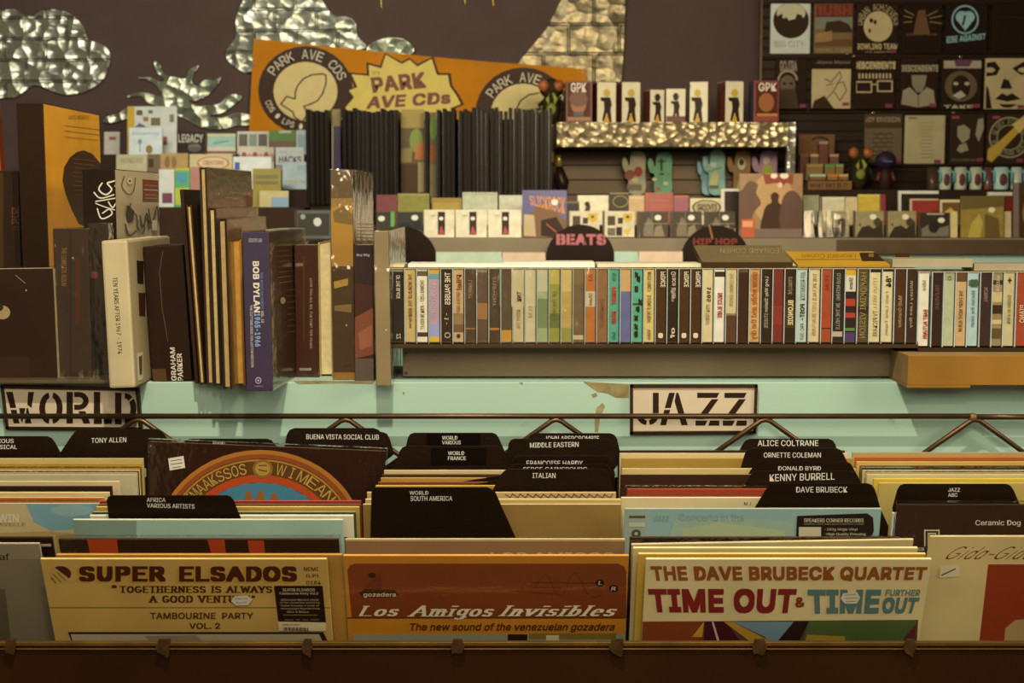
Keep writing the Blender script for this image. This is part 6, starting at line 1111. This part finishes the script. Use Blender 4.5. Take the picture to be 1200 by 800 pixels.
def small(label, x0, x1, y0, y1, c, top, d):
    a, e = px2(x0, y1), px2(x1, y0); b = MB(); zz = a[1]
    b.box(Fd, a[0], e[0], a[1], e[1]-.012, d-.035, d, M(c, .5)); b.box(Fd, a[0], e[0], e[1]-.012, e[1], d-.035, d, M(top, .5)); tag(b.build('small_box'), label, 'small box', 'small coloured boxes in the cardboard display')
small('small box with a pale blue lid, front row of the cardboard display', 948, 967, 204, 211, '6a4a28', 'a8b49a', .015)
small('small box with an orange lid, front row of the cardboard display', 969, 981, 204, 211, '8a5a24', 'b87a24', .015)
small('small box with a cream orange lid, right end of the front row', 982, 993, 204, 211, '7a5028', 'c09a58', .015)
small('small tan box in the middle row of the cardboard display', 946, 966, 192, 211, '80602c', '9a7c40', -.03)
small('small box with a green lid, middle row of the cardboard display', 968, 980, 192, 211, '80602c', '4f8a38', -.03)
small('small box with a pale green lid, right of the green lidded one', 981, 990, 192, 211, '80602c', '7a9a4c', -.03)
small('small red brown box at the left of the top row', 941, 951, 180, 211, '5a2c1a', '7a4a34', -.075)
small('small box with a cream lid in the top row', 953, 963, 180, 211, '6a4a24', 'b09a68', -.075)
small('tallest small red box in the cardboard display', 963, 974, 165, 211, '5e2a1a', '9a7a64', -.075)
small('small box with a pink lid, right of the top row', 976, 987, 180, 211, '6a3c20', 'b08468', -.075)
plush('dark green plush bug with orange eyes beside the cardboard display', 1007, 182, .92, LY+.06, LZ)
t = thing('figurine', 'small violet round headed figurine between the plush bug and shirts', 'figurine', (at(1038, 222, LY+.05).x, LY+.05, LZ)); VI = M('2a2038', .5, noise=.15)
c = at(1038, 188, LY+.05); k = 1/ppm(188, LY)
b = MB(); b.ball(c, 12.5*k, 11*k, 11*k, VI); b.build('head', t, smooth=True)
b = MB(); b.tube([(c.x, c.y, c.z-8*k), (c.x, c.y, c.z-16*k), (c.x, c.y, LZ)], [4*k, 7*k, 8*k], M('33201f', .6)); b.build('body', t, smooth=True)
b = MB(); b.box(Frame(c, (1,0,0), (0,0,1), (0,-1,0)), -5*k, 5*k, -2*k, -.6*k, 9*k, 11.2*k, M('5a5078', .4)); b.build('visor', t)
b = MB(); b.tube([(c.x-7*k, c.y, c.z-14*k), (c.x-10*k, c.y-3*k, c.z-24*k)], [2.4*k, 2*k], M('5a2220', .6)); b.build('arm', t, smooth=True)
b = MB(); b.tube([(c.x+7*k, c.y, c.z-14*k), (c.x+10*k, c.y-3*k, c.z-24*k)], [2.4*k, 2*k], M('5a2220', .6)); b.build('arm', t, smooth=True)
MUG = [(1086, 1099, '4a3a2c', 'dark patterned mug, first of the row under the shirts'), (1100, 1114, 'b3b396', 'white mug with a maroon blot, second of the row under the shirts'), (1118, 1132, 'b3b396', 'white mug with a maroon blot, third of the row under the shirts'), (1136, 1150, 'b3b396', 'white mug with a maroon blot, fourth of the row under the shirts'), (1152, 1162, '6a3a34', 'narrow maroon mug, fifth of the row under the shirts'), (1164, 1181, 'a8bfae', 'mint white mug with a maroon blot, sixth of the row under the shirts'), (1184, 1197, 'b5bca4', 'white mug near the right edge, seventh of the row under the shirts'), (1199, 1214, 'a8b8a8', 'mint mug cut by the right edge')]
for x0, x1, c, lb in MUG:
    Yc = LY+.08; k = 1/ppm(210, Yc); cx = at((x0+x1)/2, 222, Yc).x; r = (x1-x0)/2*k; zt3 = at(600, 196, Yc).z
    t = thing('mug', lb, 'mug', (cx, Yc, LZ), 'mugs under the shirts'); b = MB(); m = M(c, .35, noise=.15, coat=.3)
    b.tube([(cx, Yc, LZ), (cx, Yc, LZ+.004), (cx, Yc, zt3-.004), (cx, Yc, zt3), (cx, Yc, zt3-.01), (cx, Yc, LZ+.015)], [r*.93, r, r, r*.97, r*.88, r*.85], m, 18); b.build('cup', t, smooth=True)
    b = MB(); s = 1; b.tube([(cx+r*.8, Yc-r*.5, zt3-.018), (cx+r*1.25, Yc-r*.8, zt3-.025), (cx+r*1.3, Yc-r*.8, LZ+.04), (cx+r*.8, Yc-r*.5, LZ+.025)], .006, M('5f9a92', .35), 8); b.build('handle', t, smooth=True)
    if 'blot' in lb:
        b = MB(); c0 = Vector((cx, Yc-r*.98, (LZ+zt3)/2-.006)); b.ball(c0, r*.55, r*.10, .03, M('5a2a26', .4)); b.build('printed_blot', t, smooth=True)

# ------------------------------------------------------------------ tiered rack of books and cards at the far left
RYB = 6.75
rk = thing('tiered_rack', 'dark stepped wooden rack holding small books at the far left', 'rack', (at(230, 240, RYB).x, RYB+.3, 0))
tz = [at(600, y, RYB+.16*i).z for i, y in enumerate((243, 222, 199, 181))]
WD = M('3a2a1e', .6, noise=.15)
for i, z in enumerate(tz):
    b = MB(); b.box(wallframe(RYB+.16*i), at(20, 220, RYB).x, at(357, 220, RYB).x, .0 if i == 0 else tz[i-1]-.02, z, -.16, 0, WD); b.build('step', rk, bev=.003)
def book(label, x0, x1, y0, c, tier, items=(), cat='book', dy=.03):
    Y = RYB+.16*tier+dy; z = tz[tier]; yb = 400-FPX*math.tan(math.atan((z-CZ)/Y)+PITCH)
    a = at(x0, yb, Y); W = at(x1, yb, Y).x-a.x; tl = math.radians(7); H = (at(x0, y0, Y+.02).z-z)/math.cos(tl)
    F = Frame((a.x, Y, z+.002), (1,0,0), (0,math.sin(tl),math.cos(tl)), (0,-math.cos(tl),math.sin(tl)), (0, 0, W, H))
    t = thing('paperback', label, cat, F.w(W/2, 0, -.008), 'small books and cards on the stepped rack')
    b = MB(); b.box(F, 0, W, 0, H, -.014, 0, M(c, .5, noise=.1, ns=20), M('c0b490', .8)); b.build('book', t)
    if items: b = MB(); art(b, Frame(F.w(0,0,.0004), F.ex, F.ey, F.ez, F.rect), items, step=.0004); b.build('cover_print', t)
book('tall white magazine with a yellow spine and small photos', 149, 207, 125, 'c5c6b4', 3, [('r', 149, 125, 157.5, 182, 'c09a20'), ('r', 160, 129, 167, 135, '5a4a38'), ('r', 174, 129, 179, 133, '6a5a44'), ('r', 168, 137, 174, 142, '8a6a3c'), ('r', 177, 138, 188, 147, '6a5a38'), ('r', 199, 134, 204, 143, '7a6a4c'), ('q', [(158,149),(164,144),(172,149)], '4a5a6a'), ('r', 190, 160, 196, 170, '7a4a2c')])
book('white book with a pale blue title in front of the tall magazine', 151, 190, 150, 'c9cfc4', 2, [('t', 'Blackening', 155, 154, 186, 159, '7a9aa4', 0, 0), ('e', 164, 166, 2.4, 3, '7a8a8c'), ('e', 175, 175, 4, 5, '8a6a34'), ('s', [(164,168),(164,178)], 1.4, '8a9a9a')])
book('small white card on the dark wall left of the tall magazine', 122, 140, 155, 'b5ac94', 3, [('r', 128, 160, 136, 164, '8a4a3c')], 'card')
book('black book with a bold white title on the stepped rack', 208, 241, 155, '2a2018', 3, [('t', 'LEGACY', 209, 157, 238, 167, 'b5ac94', 0, .03), ('e', 228, 173, 8, 5, '4f463c'), ('t', 'SALES', 221, 169, 234, 172, '8a8270', 0, 0)])
book('teal and cream book right of the black one with a white title', 243, 276, 157, '9ab4a0', 3, [('r', 243, 172, 276, 184, 'c8bfa2'), ('s', [(250,168),(268,165)], 2, '4f9aa0'), ('r', 243, 177, 276, 180, '8a4034'), ('r', 243, 157, 276, 160, 'c5c08c')])
book('white framed collage book in the top row of the rack', 278, 315, 154.5, 'c4bda4', 3, [('r', 280, 157, 290, 171, '5a5040'), ('r', 292, 157, 301, 171, '7f8a74'), ('r', 303, 157, 313, 171, '54463a')])
book('green book with a brown foot under the banner', 316, 346, 153, '4f7a1e', 3, [('r', 327, 153, 341, 156, 'c0ba94'), ('r', 316, 165, 346, 180, '6a4a24')])
book('narrow pale blue book left of the poster panels', 347, 361, 153, 'a9b8ac', 3, [('r', 349, 158, 359, 176, '8aa0a0')])
book('cream book with small type, left end of the second row', 136, 172, 181.5, 'b0a67c', 1, [('t', 'THE PARIS WIFE', 141, 185, 167, 191, '7a7250', 0, 0)])
book('brown photo book beside the cream one in the second row', 173, 187, 181, '6a5334', 1, [('r', 174, 186, 180, 196, '4a3824')])
book('tan book with dim figures, third of the second row', 188, 220, 180, 'a88448', 1, [('e', 196, 190, 3, 7, '7a5a2c'), ('e', 204, 190, 3, 7, '84622e')])
book('red people book on white in the middle of the rack', 281, 321, 173, 'c5b498', 2, [('e', 286+i*6.5, 183+(i % 2)*2, 3.2, 5, ('8a3a2c', 'b07a5c')[i % 2]) for i in range(6)])
book('white book with a bold dark title over a grey band', 323, 356, 173, 'c8c8b8', 2, [('t', 'HACKS', 327, 183, 353, 191, '3a3830', 0, .02), ('t', 'book of', 328, 177, 336, 179, '6a6858', 0, 0), ('r', 323, 193, 356, 210, '8a8a7a')])
book('cream book with an orange round logo in the second row', 222, 272, 181, 'bfae78', 1, [('e', 250, 191, 19, 8, 'b0682c'), ('e', 250, 191, 17, 6.6, 'cdb68c'), ('t', 'CREATIONS', 238, 188, 262, 193, 'a0542c', 0, .02), ('r', 222, 196, 232, 206, 'a8b070')])
book('white book with a blue corner in the second row', 273, 318, 184, 'd0cfc0', 1, [('r', 275, 190, 281, 199, '3c4a90')])
book('tall pale blue book beside the poster panels', 331, 362, 190, 'b4c0b6', 1, [('t', 'A New Play', 334, 211, 360, 215, 'b8b070', 0, .03), ('r', 349, 193, 362, 200, 'a0b4b0')])
book('white blurred book, left end of the front row', 186, 204, 199, 'c6c6b4', 0, [('r', 190, 226, 202, 238, '6a2c44')])
book('green book with yellow edges and a blue figure', 205, 222, 197, '4f9a5c', 0, [('r', 205, 197, 222, 200, 'b0ac30'), ('e', 213, 208, 6, 6, '3f8aa0'), ('r', 205, 220, 222, 240, 'a8b030')])
book('pink edged book behind the brown tall book', 223, 236, 196, 'a87060', 0)
book('yellow and grey striped book in the front row', 296, 329, 198, '8a7a24', 0, [('r', 299, 205, 326, 209, '6a6238'), ('r', 299, 212, 326, 216, '6a6238')])
book('cream blue book low in the front row', 304, 338, 224, 'b5a36c', 0, [('r', 318, 231, 338, 245, '7a929c')], dy=.006)
case('dark skull cd standing left of the tall gold box', 345, 391, 246, 281, 6.2, '4f5048', [('e', 372, 260, 4.6, 5, 'c0c0ae'), ('e', 355, 254, 3, 3, '8a8c80'), ('r', 349, 250, 386, 276, '3c3d38')][::-1], z=at(600, 281, 6.2).z)
b = MB(); zz = at(600, 281, 6.2).z; b.box(wallframe(6.15), at(250, 281, 6.15).x, at(395, 281, 6.15).x, 0, zz, -.09, 0, M('4a3a28', .6)); tag(b.build('side_counter', bev=.003), 'narrow brown counter under the dark skull cd', 'counter')

# thin wires hanging from the ceiling
for px, y1 in ((447, 12), (545, 8), (578, 10), (712, 2)):
    p = at(px, y1, 6.6); b = MB(); b.tube([(p.x, 6.6, 3.2), (p.x, 6.6, p.z+.02), (p.x+.003, 6.6, p.z)], .004, M('9a7a40', .3, .7), 8)
    tag(b.build('hanging_wire', smooth=True), 'thin brass wire hanging from the ceiling above the banner' if px < 700 else 'thin brass wire tip hanging above the tin tower', 'wire', 'wires hanging from the ceiling')
